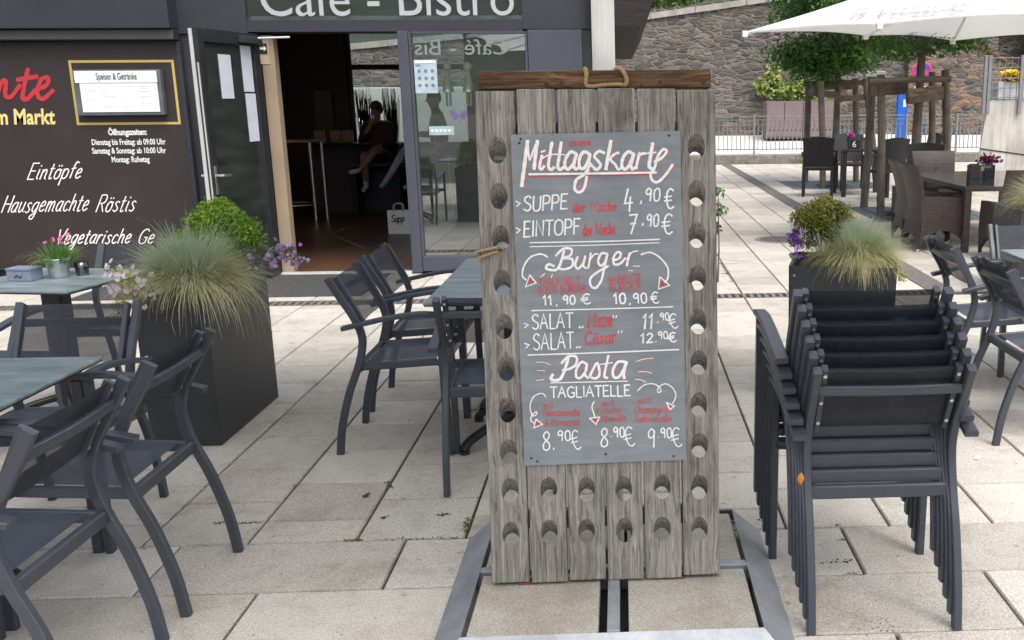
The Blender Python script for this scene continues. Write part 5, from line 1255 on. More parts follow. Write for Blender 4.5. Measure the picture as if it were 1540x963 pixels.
# ------------------------------------------------------------------ textilene armchairs
def make_chair():
    t = empty('garden_armchair'); F = MT['frame']
    prof = catmull([(-.27, 0), (-.25, .14), (-.205, .30), (-.155, .425), (-.13, .52), (-.132, .585), (-.163, .665), (-.210, .745), (-.262, .838)], 5)
    yb = lambda z: -.132-(z-.585)*0.50
    for s in (-1, 1):
        bm = BM(); sweep(bm, [(s*.2275, p[0], p[1]) for p in prof], .026, .033, (1, 0, 0), 0.12); obj('leg', bm, F, t)
        bm = BM(); sweep(bm, catmull([(s*.268, .245, 0), (s*.268, .240, .30), (s*.268, .236, .655)], 3), .026, .036, (1, 0, 0), 0.12); obj('leg', bm, F, t)
        bm = BM(); sweep(bm, catmull([(s*.262, -.205, .612), (s*.264, -.11, .634), (s*.267, .03, .662), (s*.268, .15, .675), (s*.268, .258, .668)], 5), .043, .02, (1, 0, 0), 0.14); obj('armrest', bm, F, t)
    bm = BM()
    for s in (-1, 1):
        sweep(bm, [(s*.212, -.165, .418), (s*.212, .20, .438)], .024, .036); sweep(bm, [(s*.2255, .205, .438), (s*.255, .232, .438)], .024, .036, (0, 0, 1))
    sweep(bm, [(-.2135, -.152, .416), (.2135, -.152, .416)], .044, .026, (0, 0, 1)); sweep(bm, [(-.254, .235, .436), (.254, .235, .436)], .04, .026, (0, 0, 1))
    obj('seat_frame', bm, F, t)
    bm = BM(); n = 8; g = []
    for i in range(n+1):
        row = []
        for j in range(n+1):
            u, v = i/n, j/n; x = -.198+.396*u; y = -.118+.335*v
            row.append(bm.verts.new((x, y, .438+.018*v-.014*math.sin(math.pi*u)*math.sin(math.pi*v)+.008*(v > .97)*0)))
        g.append(row)
    for i in range(n):
        for j in range(n): bm.faces.new((g[i][j], g[i+1][j], g[i+1][j+1], g[i][j+1]))
    obj('seat', bm, MT['seatmesh'], t, smooth=True)
    bm = BM(); g = []
    for i in range(n+1):
        row = []
        for j in range(n+1):
            u, v = i/n, j/n; x = -.196+.392*u; z = .625+.212*v
            row.append(bm.verts.new((x, yb(z)+.026-.011*math.sin(math.pi*u), z)))
        g.append(row)
    for i in range(n):
        for j in range(n): bm.faces.new((g[i][j], g[i][j+1], g[i+1][j+1], g[i+1][j]))
    obj('backrest', bm, MT['mesh'], t, smooth=True)
    bm = BM()
    for s in (-1, 1): sweep(bm, [(s*.2, yb(.615)+.024, .615), (s*.2, yb(.838)+.024, .838)], .018, .03, (1, 0, 0), 0.12)
    obj('back_frame', bm, F, t)
    bm = BM(); z = .765; sweep(bm, catmull([(-.2135, yb(z)-.002, z), (-.1, yb(z)-.010, z), (0, yb(z)-.014, z), (.1, yb(z)-.010, z), (.2135, yb(z)-.002, z)], 4), .03, .018, (0, 0, 1), 0.2); obj('back_rail', bm, F, t)
    for s in (-1, 1):
        for z in (.812, .715, .64):
            bm = BM(); disc(bm, (s*.199, yb(z)+.008, z), .0065, (0, -1, -.4), 8, .004); obj('screw', bm, MT['steel'], t)
    return t
proto = make_chair(); first = [True]
def chair(x, y, rz, label, group, z=0.0, tilt=0.0):
    o = proto if first[0] else copy_tree(proto)
    first[0] = False
    o.location = (x, y, z); o.rotation_euler = (tilt, 0, R(rz)); tag(o, label, 'chair', group); return o
gs = 'armchairs in the tall stack'
names = ['grey mesh armchair at the bottom of the stack nearest the viewer', 'grey mesh armchair second from the bottom of the stack', 'grey mesh armchair third from the bottom of the stack',
         'grey mesh armchair third from the top of the stack', 'grey mesh armchair second from the top of the stack', 'grey mesh armchair on top of the stack with its armrest catching the light']
for k, nm in enumerate(names): chair(0.785-0.008*k, 2.932+0.024*k, 0, nm, gs, 0.0415*k)
gg = 'grey mesh armchairs at the tables'
chair(-1.07, 4.575, -90, 'grey mesh armchair seen side on, left of the joined tables, nearer one', gg)
chair(-1.085, 5.215, -90, 'grey mesh armchair left of the joined tables, farther one near the door', gg)
chair(-0.525, 4.085, 0, 'grey mesh armchair half hidden by the left edge of the menu rack', gg)
chair(-1.700, 2.515, 90, 'grey mesh armchair at the bottom left corner, cut by the photo edge', gg)
chair(-1.697, 3.115, 91, 'grey mesh armchair in front of the big planter at the near left table', gg)
chair(-2.17, 3.62, 180, 'see-through mesh armchair facing the viewer across the near left table', gg)
chair(-2.73, 5.33, 180, 'grey mesh armchair at the far side of the table with the bucket of flowers', gg)
chair(-3.03, 4.42, -8, 'grey mesh armchair back at the left photo edge before the far left table', gg)
chair(2.02, 4.48, -90, 'grey mesh armchair right of the stack with its rear leg in full view', gg)
chair(2.0, 5.19, -90, 'grey mesh armchair right of the stack, the farther one touching its neighbour', gg)
chair(2.50, 5.62, 176, 'grey mesh armchair at the right edge facing the viewer behind the pale table', gg)

# orange leaf stuck between the stacked legs
p = at(1201, 713, 2.70); s = tag(empty('dry_leaf', p), 'orange dry leaf stuck on a leg of the chair stack', 'leaf')
bm = BM(); g = []
for k in range(7):
    t_ = k/6; w_ = 0.011*math.sin(math.pi*min(1, t_*0.95+0.03)); z = -0.02+0.04*t_
    g.append((bm.verts.new((-w_, -0.034-0.004*t_, z)), bm.verts.new((0, -0.040, z)), bm.verts.new((w_, -0.034+0.003*t_, z))))
for a, b in zip(g, g[1:]):
    bm.faces.new((a[0], a[1], b[1], b[0])); bm.faces.new((a[1], a[2], b[2], b[1]))
obj('blade', bm, plain('orange_leaf', (0.5, 0.2, 0.04), 0.7, 0, 0.25, 120), s)

# ------------------------------------------------------------------ cafe tables
def table(x, y, w_, d_, rz, label, h=0.74, foot='star'):
    t = tag(empty('cafe_table', (x, y, 0), R(rz)), label, 'table', 'laminate cafe tables')
    bm = BM(); box(bm, -w_/2, w_/2, -d_/2, d_/2, h-0.012, h, 0.003); obj('table_top', bm, MT['top'], t)
    bm = BM(); box(bm, -w_/2+0.004, w_/2-0.004, -d_/2+0.004, d_/2-0.004, h-0.018, h-0.0125); obj('edge_band', bm, MT['black'], t)
    bm = BM(); box(bm, -0.14, 0.14, -0.14, 0.14, h-0.03, h-0.019, 0.003); box(bm, -0.055, 0.055, -0.04, 0.04, 0.08, h-0.031, 0.006); obj('column', bm, MT['black'], t)
    bm = BM()
    for k in range(4):
        a = math.pi/4+k*math.pi/2; c_, s_ = math.cos(a), math.sin(a)
        sweep(bm, catmull([(0.03*c_, 0.03*s_, 0.12), (0.16*c_, 0.16*s_, 0.10), (0.30*c_, 0.30*s_, 0.055), (0.34*c_, 0.34*s_, 0.018)], 4), 0.045, 0.03, (-s_, c_, 0))
    for k in range(4):
        a = math.pi/4+k*math.pi/2; disc(bm, (0.335*math.cos(a), 0.335*math.sin(a), 0.008), 0.025, (0, 0, 1), 12, 0.016)
    obj('star_foot', bm, MT['black'], t); return t
table(-0.52, 4.548, 0.74, 0.632, 0, 'slate coloured cafe table left of the rack, nearer half of the joined pair')
table(-0.52, 5.19, 0.74, 0.632, 0, 'slate coloured cafe table left of the rack, farther half of the joined pair')
table(-2.36, 2.94, 1.04, 0.90, 0, 'slate coloured cafe table at the left edge in the foreground')
table(-2.92, 5.02, 0.66, 0.64, -10, 'slate coloured cafe table carrying the zinc bucket of flowers')
table(2.60, 5.02, 0.76, 1.02, 0, 'slate coloured cafe table cut by the right edge of the photo')
# things on the far left table
b = tag(empty('flower_bucket', (-2.915, 5.07, 0.7405)), 'small zinc bucket of pink carnations on the far left table', 'flower pot')
bm = BM(); lathe(bm, [(0.0, 0.002), (0.043, 0.0), (0.045, 0.006), (0.056, 0.092), (0.060, 0.095), (0.060, 0.099), (0.053, 0.097), (0.05, 0.08), (0.0, 0.078)], 24); obj('bucket', bm, MT['zinc'], b, smooth=True)
rnd = random.Random(8)
grass_tuft('leaves', (-2.915, 5.07, 0.815), 0.12, 0.135, 420, b, 31, 0.55, 0.03, 'pinkleaf', 0.0022)
flowers('flowers', [((-2.915+rnd.gauss(0, .04), 5.07+rnd.gauss(0, .04), 0.94+rnd.gauss(0, .012)), (rnd.gauss(0, .5), -0.6, .7)) for _ in range(9)], mk_leaf('pink_petal', (0.5, 0.03, 0.16), (0.62, 0.06, 0.24), (0.7, 0.15, 0.35)), b, 0.010, 5)
b = tag(empty('napkin_box', (-3.045, 5.0, 0.7405), R(-8)), 'small grey blue napkin box on the far left table', 'box')
bm = BM(); box(bm, -0.065, 0.065, -0.045, 0.045, 0, 0.052, 0.003); obj('body', bm, MT['bluebox'], b)
bm = BM(); box(bm, -0.067, 0.067, -0.047, 0.047, 0.0525, 0.066, 0.003); obj('lid', bm, MT['bluebox'], b)
bm = BM(); ribbon2(bm, [(-0.02, 0.02), (-0.005, 0.03), (0.006, 0.018), (0.02, 0.03)], 0.005, lambda x, y, l: Vector((x, -0.0458-l, y)), True); obj('mark', bm, MT['blacktxt'], b)
b = tag(empty('smoked_glass_cup', (-2.825, 5.12, 0.7405)), 'small smoked glass tumbler beside the zinc bucket', 'glass')
bm = BM(); lathe(bm, [(0.0, 0.004), (0.03, 0.0), (0.034, 0.07), (0.031, 0.07), (0.028, 0.008), (0.0, 0.008)], 20); obj('tumbler', bm, MT['smoke'], b, smooth=True)

# ------------------------------------------------------------------ planters with shrub, grass and flowers
def planter(x0, x1, y0, y1, h, label, taper=0.0, rz=0.0):
    t = tag(empty('planter', ((x0+x1)/2, (y0+y1)/2, 0), R(rz)), label, 'planter', 'anthracite planters'); a, b = (x1-x0)/2, (y1-y0)/2
    bm = BM(); th = 0.018
    o = [(-a+taper, -b+taper), (a-taper, -b+taper), (a-taper, b-taper), (-a+taper, b-taper)]; u = [(-a, -b), (a, -b), (a, b), (-a, b)]; v = [(-a+th, -b+th), (a-th, -b+th), (a-th, b-th), (-a+th, b-th)]
    L = [[bm.verts.new((*p, z)) for p in q] for q, z in ((o, 0.006), (u, h), (v, h), (v, h-0.12))]
    for r0, r1 in zip(L, L[1:]):
        for k in range(4): bm.faces.new((r0[k], r0[(k+1) % 4], r1[(k+1) % 4], r1[k]))
    bm.faces.new(L[0][::-1]); obj('trough', bm, MT['planter'], t)
    bm = BM(); box(bm, -a+th+0.001, a-th-0.001, -b+th+0.001, b-th-0.001, h-0.16, h-0.05); obj('soil', bm, MT['soil'], t)
    bm = BM()
    for z in (h-0.05, h-0.30): disc(bm, (-a+0.03, -b-0.001, z), 0.008, (0, -1, 0), 8, 0.004)
    obj('screw', bm, MT['steel'], t)
    return t
planter(-2.275, -1.945, 4.50, 5.285, 0.75, 'tall anthracite planter left of the entrance with shrub, grass and lilac flowers')
planter(0.93, 1.49, 4.93, 5.45, 0.75, 'anthracite planter behind the chair stack with golden shrub and grass', 0.01, -14)
planter(3.25, 4.0, 7.7, 8.3, 0.72, 'anthracite planter at the right edge of the photo holding a grass tuft')
def plantobj(name, p, label, cat): return tag(empty(name, p), label, cat)
g = plantobj('ornamental_grass', (-2.08, 4.66, 0.70), 'blue green and straw coloured grass tuft hanging over the planter by the entrance', 'ornamental grass')
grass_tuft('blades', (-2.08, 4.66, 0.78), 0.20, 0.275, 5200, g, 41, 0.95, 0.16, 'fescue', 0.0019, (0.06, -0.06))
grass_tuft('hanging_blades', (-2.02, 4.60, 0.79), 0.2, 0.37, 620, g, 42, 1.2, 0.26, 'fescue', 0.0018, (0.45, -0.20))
s = plantobj('box_shrub', (-2.09, 5.12, 0.70), 'bright green box shrub behind the grass tuft by the entrance', 'shrub')
rnd = random.Random(51); bl = []
for k in range(26):
    a = rnd.uniform(0, 6.28); e = rnd.uniform(-0.2, 1.5); d = Vector((math.cos(a)*math.cos(e), math.sin(a)*math.cos(e), math.sin(e)))
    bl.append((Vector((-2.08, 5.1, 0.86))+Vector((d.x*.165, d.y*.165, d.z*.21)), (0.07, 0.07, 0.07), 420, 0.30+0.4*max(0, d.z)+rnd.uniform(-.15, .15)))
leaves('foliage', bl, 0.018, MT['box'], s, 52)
bm = BM()
for k in range(6):
    a = k*1.05; tube(bm, [(0, 0.0, -0.03), (0.06*math.cos(a), 0.06*math.sin(a), 0.12), (0.14*math.cos(a), 0.14*math.sin(a), 0.3)], 0.006, 5, r1=0.002)
obj('stem', bm, MT['post'], s)
def trailing(name, label, pts, mat, leafmat, seed, par_loc, size=0.024):
    s = plantobj(name, par_loc, label, 'flowers'); rnd = random.Random(seed); fl_ = []; bl = []; bm = BM()
    for c, n, sp in pts:
        for _ in range(n): fl_.append((Vector(c)+Vector((rnd.gauss(0, sp), rnd.gauss(0, sp), rnd.gauss(0, sp))), (rnd.gauss(0, .6), -0.8, rnd.gauss(0.4, .5))))
        bl.append((c, (sp*1.6, sp*1.6, sp*1.5), int(n*2.2), 0.5)); L = Vector(par_loc); q = Vector(c)-L
        tube(bm, catmull([(0, 0, 0), q*0.5+Vector((0, 0, 0.04)), q], 4), 0.002, 5)
    flowers('flowers', fl_, MT[mat], s, size, seed); leaves('leaves', bl, 0.028, MT[leafmat], s, seed+1); obj('stem', bm, MT['pinkleaf'] if False else MT['post'], s)
trailing('trailing_flowers', 'pale lilac flowers spilling over the near left corner of the entrance planter', [((-2.29, 4.47, 0.78), 26, .035), ((-2.24, 4.46, 0.82), 26, .035), ((-2.31, 4.46, 0.86), 12, .025), ((-2.20, 4.46, 0.77), 16, .03)], 'whitepetal', 'creeper', 61, (-2.25, 4.52, 0.72), 0.016)
trailing('trailing_flowers', 'lilac flowers hanging from the right side of the entrance planter', [((-1.93, 5.22, 0.84), 26, .03), ((-1.86, 5.25, 0.82), 18, .04), ((-1.80, 5.26, 0.83), 18, .035), ((-1.76, 5.27, 0.77), 10, .03), ((-1.95, 5.2, 0.78), 12, .03)], 'lilac', 'bushleaf', 62, (-1.97, 5.24, 0.74), 0.015)
c_ = plantobj('yellow_creeper', (-2.27, 4.53, 0.66), 'yellow green creeper at the lower left of the pale lilac flowers', 'creeper')
leaves('foliage', [((-2.315, 4.47, 0.70), (0.04, 0.03, 0.06), 150, .7), ((-2.36, 4.46, 0.63), (0.05, 0.03, 0.04), 70, .8)], 0.017, MT['creeper'], c_, 63)
g = plantobj('ornamental_grass', (1.29, 5.15, 0.70), 'round blue green grass tuft in the planter behind the chair stack', 'ornamental grass')
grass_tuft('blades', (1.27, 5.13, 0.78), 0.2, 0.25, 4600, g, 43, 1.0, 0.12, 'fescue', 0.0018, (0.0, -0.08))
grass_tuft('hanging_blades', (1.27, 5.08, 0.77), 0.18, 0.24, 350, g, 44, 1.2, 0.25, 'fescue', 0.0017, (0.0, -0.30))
s = plantobj('box_shrub', (1.13, 5.34, 0.70), 'golden tipped box shrub in the planter behind the chair stack', 'shrub'); bl = []
for k in range(30):
    a = rnd.uniform(0, 6.28); e = rnd.uniform(-0.4, 1.5); d = Vector((math.cos(a)*math.cos(e), math.sin(a)*math.cos(e), math.sin(e)))
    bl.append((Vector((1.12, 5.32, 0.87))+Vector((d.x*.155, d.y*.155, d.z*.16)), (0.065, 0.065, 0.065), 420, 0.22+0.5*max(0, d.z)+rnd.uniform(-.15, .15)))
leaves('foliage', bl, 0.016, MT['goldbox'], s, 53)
bm = BM()
for k in range(6):
    a = k*1.05; tube(bm, [(0, 0.0, -0.03), (0.05*math.cos(a), 0.05*math.sin(a), 0.12), (0.12*math.cos(a), 0.12*math.sin(a), 0.28)], 0.006, 5, r1=0.002)
obj('stem', bm, MT['post'], s)
trailing('trailing_flowers', 'purple flowers on the left of the planter behind the chair stack', [((0.92, 5.05, 0.93), 10, .014), ((0.90, 5.05, 0.87), 11, .016), ((0.905, 5.03, 0.80), 4, .012), ((0.95, 5.1, 0.86), 5, .016)], 'purple', 'bushleaf', 64, (0.93, 5.1, 0.74), 0.016)
c_ = plantobj('yellow_creeper', (1.40, 5.08, 0.70), 'yellow creeper at the right corner of the planter behind the chair stack', 'creeper')
leaves('foliage', [((1.43, 5.0, 0.74), (0.05, 0.04, 0.06), 240, .75), ((1.47, 4.98, 0.69), (0.05, 0.03, 0.04), 100, .8)], 0.016, MT['creeper'], c_, 65)
g = plantobj('ornamental_grass', (3.6, 7.95, 0.68), 'grass tuft at the right edge of the photo in front of the wicker chairs', 'ornamental grass')
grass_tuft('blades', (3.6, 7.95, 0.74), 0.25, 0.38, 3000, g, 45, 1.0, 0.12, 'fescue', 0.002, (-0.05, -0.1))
p = at(1085, 305, 8.6); s = plantobj('young_plant', (p.x-0.03, 8.6, 0.0), 'small green leafy plant just right of the menu rack edge', 'plant')
bm = BM(); tube(bm, [(0, 0, 0), (0.01, 0, 0.3), (0.0, 0, 0.8)], 0.012, 6, r1=0.004); obj('stem', bm, MT['post'], s)
leaves('foliage', [((p.x-0.03, 8.6, 0.82), (0.07, 0.07, 0.06), 60, .5), ((p.x-0.02, 8.6, 0.66), (0.08, 0.07, 0.07), 60, .5), ((p.x-0.05, 8.6, 0.5), (0.06, 0.06, 0.08), 50, .4)], 0.05, MT['bushleaf'], s, 66)

# ------------------------------------------------------------------ brown wicker group
def wicker_chair(x, y, rz, label, first_=[None]):
    if first_[0] is not None:
        t = copy_tree(first_[0])
    else:
        t = empty('wicker_chair'); first_[0] = t; m_ = MT['wicker']
        prof = catmull([(-.27, .05), (-.262, .20), (-.232, .42), (-.235, .58), (-.275, .76), (-.345, .93)], 5)
        def sheet(P, nu, nv, th, nrm):
            bm = BM(); A = [[P(i/nu, j/nv) for j in range(nv+1)] for i in range(nu+1)]
            V = [[bm.verts.new(p) for p in r] for r in A]; Wv = [[bm.verts.new(p+Vector(nrm)*th) for p in r] for r in A]
            for i in range(nu):
                for j in range(nv):
                    bm.faces.new((V[i][j], V[i+1][j], V[i+1][j+1], V[i][j+1])); bm.faces.new((Wv[i][j], Wv[i][j+1], Wv[i+1][j+1], Wv[i+1][j]))
            B = [(i, 0) for i in range(nu)]+[(nu, j) for j in range(nv)]+[(i, nv) for i in range(nu, 0, -1)]+[(0, j) for j in range(nv, 0, -1)]
            for k in range(len(B)):
                a, b = B[k], B[(k+1) % len(B)]; bm.faces.new((V[a[0]][a[1]], Wv[a[0]][a[1]], Wv[b[0]][b[1]], V[b[0]][b[1]]))
            bmesh.ops.recalc_face_normals(bm, faces=bm.faces); return bm
        def back(u, v):
            k = v*(len(prof)-1); i = min(int(k), len(prof)-2); f_ = k-i; p = prof[i].lerp(prof[i+1], f_)
            hw = 0.262+0.03*max(0, v-0.5)*2; X = -hw+2*hw*u
            z = p[1]; arch = 0.13*max(0, math.sin(math.pi*u))**0.7
            if v < 0.3: z = z+arch*(1-v/0.3)
            return Vector((X, p[0]+0.0-0.03*math.sin(math.pi*u)*v, z))
        obj('backrest', sheet(back, 14, 16, 0.03, (0, 1, 0)), m_, t)
        for s in (-1, 1):
            def side(u, v):
                yy = -.235+.50*u; zt = 0.60-0.02*u; zb_ = 0.06+0.17*max(0, math.sin(math.pi*u))**0.7
                return Vector((s*(.262+.01*math.sin(math.pi*v)), yy, zb_+(zt-zb_)*v))
            obj('side_panel', sheet(side, 14, 8, 0.03, (-s, 0, 0)), m_, t)
        def front(u, v):
            zb_ = 0.08+0.16*max(0, math.sin(math.pi*u))**0.7; return Vector((-.23+.46*u, .262, zb_+(0.40-zb_)*v))
        obj('front_apron', sheet(front, 12, 4, 0.02, (0, -1, 0)), m_, t)
        bm = BM(); box(bm, -.228, .228, -.2, .24, .40, .43, 0.008); obj('seat', bm, m_, t)
        for sx in (-1, 1):
            for yy in (-.255, .25):
                bm = BM(); box(bm, sx*.25-.016, sx*.25+.016, yy-.016, yy+.016, .035, .30, .003); l = obj('leg', bm, MT['black'], t)
                bm = BM(); box(bm, sx*.25-.014, sx*.25+.014, yy-.014, yy+.014, 0, .034, .003); obj('foot_cap', bm, MT['steel'], l)
    t.location = (x, y, 0); t.rotation_euler = (0, 0, R(rz)); tag(t, label, 'wicker chair', 'brown wicker chairs')
wicker_chair(3.42, 10.43, -88, 'brown wicker chair with its whole side in view left of the glass topped table')
wicker_chair(3.47, 11.05, -90, 'brown wicker chair directly behind the nearer one, left of the glass topped table')
wicker_chair(4.22, 12.75, 178, 'brown wicker chair at the far end of the glass topped table')
wicker_chair(4.02, 9.66, 4, 'brown wicker chair at the near end of the glass topped table')
t = tag(empty('wicker_table', (4.35, 11.2, 0)), 'long brown table with dark glass top between the wicker chairs', 'table')
bm = BM(); x0, x1, y0, y1 = -0.72, 0.62, -1.12, 1.18
box(bm, x0, x1, y0, y0+.07, .655, .695, .004); box(bm, x0, x1, y1-.07, y1, .655, .695, .004); box(bm, x0, x0+.07, y0+.071, y1-.071, .655, .695, .004); box(bm, x1-.07, x1, y0+.071, y1-.071, .655, .695, .004); obj('table_frame', bm, MT['wicker'], t)
bm = BM(); box(bm, x0+.01, x1-.01, y0+.01, y1-.01, .697, .705, .002); obj('glass_top', bm, plain('dark_table_glass', (0.02, 0.028, 0.026), 0.06, 0, 0.1, 3, 0, 0.8), t)
for x in (x0+.04, x1-.04):
    for y in (y0+.04, y1-.04):
        bm = BM(); box(bm, x-.035, x+.035, y-.035, y+.035, .0, .654, .004); obj('leg', bm, MT['wicker'], t)
# card holder and flower glass on it
s = tag(empty('menu_holder', (4.10, 11.15, .7055)), 'dark upright menu holder on the glass topped table', 'menu holder')
bm = BM(); box(bm, -.065, .065, -.05, .05, 0, .16, .004); obj('box', bm, MT['wicker'], s)
bm = BM(); box(bm, -.05, .05, -.03, .03, .161, .17); obj('cards', bm, MT['black'], s)
s = tag(empty('flower_glass', (4.38, 11.45, .7055)), 'glass cube with dark magenta flowers on the glass topped table', 'flower pot')
bm = BM(); box(bm, -.065, .065, -.065, .065, 0, .14, .006); obj('glass_cube', bm, MT['smoke'], s)
bm = BM(); box(bm, -.05, .05, -.05, .05, .005, .10, .004); obj('inner_pot', bm, MT['bluebox'], s)
rnd = random.Random(71)
flowers('flowers', [((4.38+rnd.gauss(0, .055), 11.45+rnd.gauss(0, .05), .7055+.20+rnd.gauss(0, .022)), (rnd.gauss(0, .6), -.7, .7)) for _ in range(150)], MT['magenta'], s, .02, 72)
leaves('leaves', [((4.38, 11.45, .7055+.16), (.08, .08, .04), 90, .4)], .04, MT['bushleaf'], s, 73)

# ------------------------------------------------------------------ black woven group under the trees
def dark_chair(x, y, rz, label, k=1.12, first_=[None]):
    if first_[0] is not None: t = copy_tree(first_[0])
    else:
        t = empty('woven_chair'); first_[0] = t; m_ = MT['darkwicker']
        bm = BM(); g = []
        for i in range(9):
            row = []
            for j in range(7):
                u, v = i/8, j/6; z = .46+.44*v; hw = .215+.02*v
                row.append((-hw+2*hw*u, -.20-.09*v-.025*math.sin(math.pi*u), z+0.012*math.cos(math.pi*(u-.5)*2)*(v > .99)))
            g.append(row)
        V = [[bm.verts.new(p) for p in r] for r in g]; Wv = [[bm.verts.new((p[0], p[1]+.03, p[2])) for p in r] for r in g]
        for i in range(8):
            for j in range(6): bm.faces.new((V[i][j], V[i+1][j], V[i+1][j+1], V[i][j+1])); bm.faces.new((Wv[i][j], Wv[i][j+1], Wv[i+1][j+1], Wv[i+1][j]))
        for j in range(6):
            for i in (0, 8): bm.faces.new((V[i][j], V[i][j+1], Wv[i][j+1], Wv[i][j]))
        for i in range(8):
            for j in (0, 6): bm.faces.new((V[i][j], V[i+1][j], Wv[i+1][j], Wv[i][j]))
        bmesh.ops.recalc_face_normals(bm, faces=bm.faces); obj('backrest', bm, m_, t)
        bm = BM(); box(bm, -.225, .225, -.20, .22, .40, .44, .006); obj('seat', bm, m_, t)
        for sx in (-1, 1):
            for yy, zt in ((-.20, .47), (.20, .62)):
                bm = BM(); box(bm, sx*.215-.022, sx*.215+.022, yy-.022, yy+.022, 0, zt if yy > 0 else .46, .003); obj('leg', bm, MT['black'], t)
            bm = BM(); sweep(bm, catmull([(sx*.225, -.23, .62), (sx*.24, -.05, .655), (sx*.24, .12, .655), (sx*.228, .225, .625)], 4), .04, .025, (1, 0, 0)); obj('armrest', bm, MT['black'], t)
    t.location = (x, y, 0); t.rotation_euler = (0, 0, R(rz)); t.scale = (k, k, k); tag(t, label, 'chair', 'black woven chairs under the trees')
dark_chair(3.38, 16.62, -12, 'black woven chair seen from behind, leftmost at the table with the number card')
dark_chair(4.22, 17.65, 180, 'black woven chair facing the viewer behind the table with the number card')
dark_chair(4.32, 15.85, 20, 'black woven chair behind the two leaning log posts')
dark_chair(5.45, 17.6, 100, 'black woven chair right of the nearer tree trunk')
dark_chair(4.15, 13.35, 150, 'black woven chair with a round armrest beside the brown wicker chairs')
t = tag(empty('black_table', (4.15, 16.75, 0)), 'square black table with a number card and a pink flower under the trees', 'table')
bm = BM(); box(bm, -.42, .42, -.42, .42, .76, .80, .006); obj('table_top', bm, MT['black'], t)
for sx in (-1, 1):
    for sy in (-1, 1):
        bm = BM(); box(bm, sx*.37-.035, sx*.37+.035, sy*.37-.035, sy*.37+.035, 0, .759, .004); obj('leg', bm, MT['black'], t)
s = tag(empty('number_card', (3.98, 16.55, .801)), 'small black card with a white number 6 on the black table', 'table number')
bm = BM(); box(bm, -.09, .09, -.03, .03, 0, .16, .004); obj('card', bm, MT['black'], s)
text_mesh('numeral', '6', MT['whitetxt'], s, frame_at((-.045, -.032, .03), (1, 0, 0), (0, 0, 1)), size=.15)
s = tag(empty('menu_stand', (4.17, 16.6, .801)), 'small wooden menu stand right of the number card', 'menu holder')
bm = BM(); box(bm, -.05, .05, -.03, .03, 0, .17, .004); obj('block', bm, MT['rail'], s); bm = BM(); box(bm, -.04, .04, -.02, .02, .171, .19); obj('cards', bm, MT['black'], s)
s = tag(empty('flower_pot', (3.99, 16.85, .801)), 'pot with one bright pink flower behind the number card', 'flower pot')
bm = BM(); lathe(bm, [(0, 0), (.05, 0), (.07, .14), (.06, .14), (0, .12)], 16); obj('pot', bm, MT['black'], s)
flowers('flowers', [((3.99+rnd.gauss(0, .03), 16.83+rnd.gauss(0, .03), .801+.23+rnd.gauss(0, .025)), (rnd.gauss(0, .5), -.8, .6)) for _ in range(20)], mk_leaf('hot_pink', (0.25, 0.01, 0.14), (0.42, 0.02, 0.26), (0.55, 0.08, 0.38)), s, .028, 74)
leaves('leaves', [((3.99, 16.85, .97), (.09, .08, .05), 60, .3)], .05, MT['bushleaf'], s, 75)
for x, y, lab in ((4.05, 18.55, 'low round black parasol foot under the farther tree'), (4.05, 13.62, 'low round black parasol foot behind the wicker chairs')):
    s = tag(empty('parasol_foot', (x, y, 0.007)), lab, 'parasol foot', 'parasol feet'); bm = BM(); lathe(bm, [(0, .08), (.06, .08), (.12, .06), (.30, .035), (.32, 0.0)], 24); obj('disc', bm, MT['black'], s)
    bm = BM(); tube(bm, [(0, 0, .05), (0, 0, .3)], .03, 10); obj('socket', bm, MT['black'], s)
s = tag(empty('tall_pot', (3.86, 13.1, 0.0)), 'dark grey square pot beside the brown wicker chairs', 'pot')
bm = BM(); box(bm, -.13, .13, -.13, .13, 0, .44, .006); obj('body', bm, MT['planter'], s); bm = BM(); box(bm, -.135, .135, -.135, .135, .4405, .455, .004); obj('rim', bm, MT['planter'], s)

# ------------------------------------------------------------------ inside the cafe
s = tag(empty('paper_bag', (-2.80, 12.25, .013), R(4)), 'white paper carrier bag with black script standing on the cafe floor', 'bag')
bm = BM(); q0 = [(-.135, -.05), (.135, -.05), (.135, .05), (-.135, .05)]
A = [bm.verts.new((*p, 0)) for p in q0]; B = [bm.verts.new((p[0], p[1]*.9, .29)) for p in q0]; Cc = [bm.verts.new((p[0]*.985, p[1]*.8, .285)) for p in q0]; D = [bm.verts.new((p[0]*.98, p[1]*.9, .01)) for p in q0]
for a, b in ((A, B), (B, Cc), (Cc, D)):
    for k in range(4): bm.faces.new((a[k], a[(k+1) % 4], b[(k+1) % 4], b[k]))
bm.faces.new(A[::-1]); bm.faces.new(D); obj('bag_body', bm, plain('bag_paper', (0.92, 0.92, 0.95), 0.7, 0, 0.02), s)
for y in (-.046, .046):
    bm = BM(); tube(bm, catmull([(-.06, y, .27), (-.055, y, .35), (-.03, y, .375), (.03, y, .375), (.055, y, .35), (.06, y, .27)], 4), .006, 6); obj('handle', bm, MT['greytxt'], s)
bm = BM(); hand(bm, 'Sapp', -.10, -.15, .06, -.152, .085, .012, lambda x, y, l: Vector((x+.005, -.0515-l, -y)), .25); obj('script_lettering', bm, MT['blacktxt'], s)
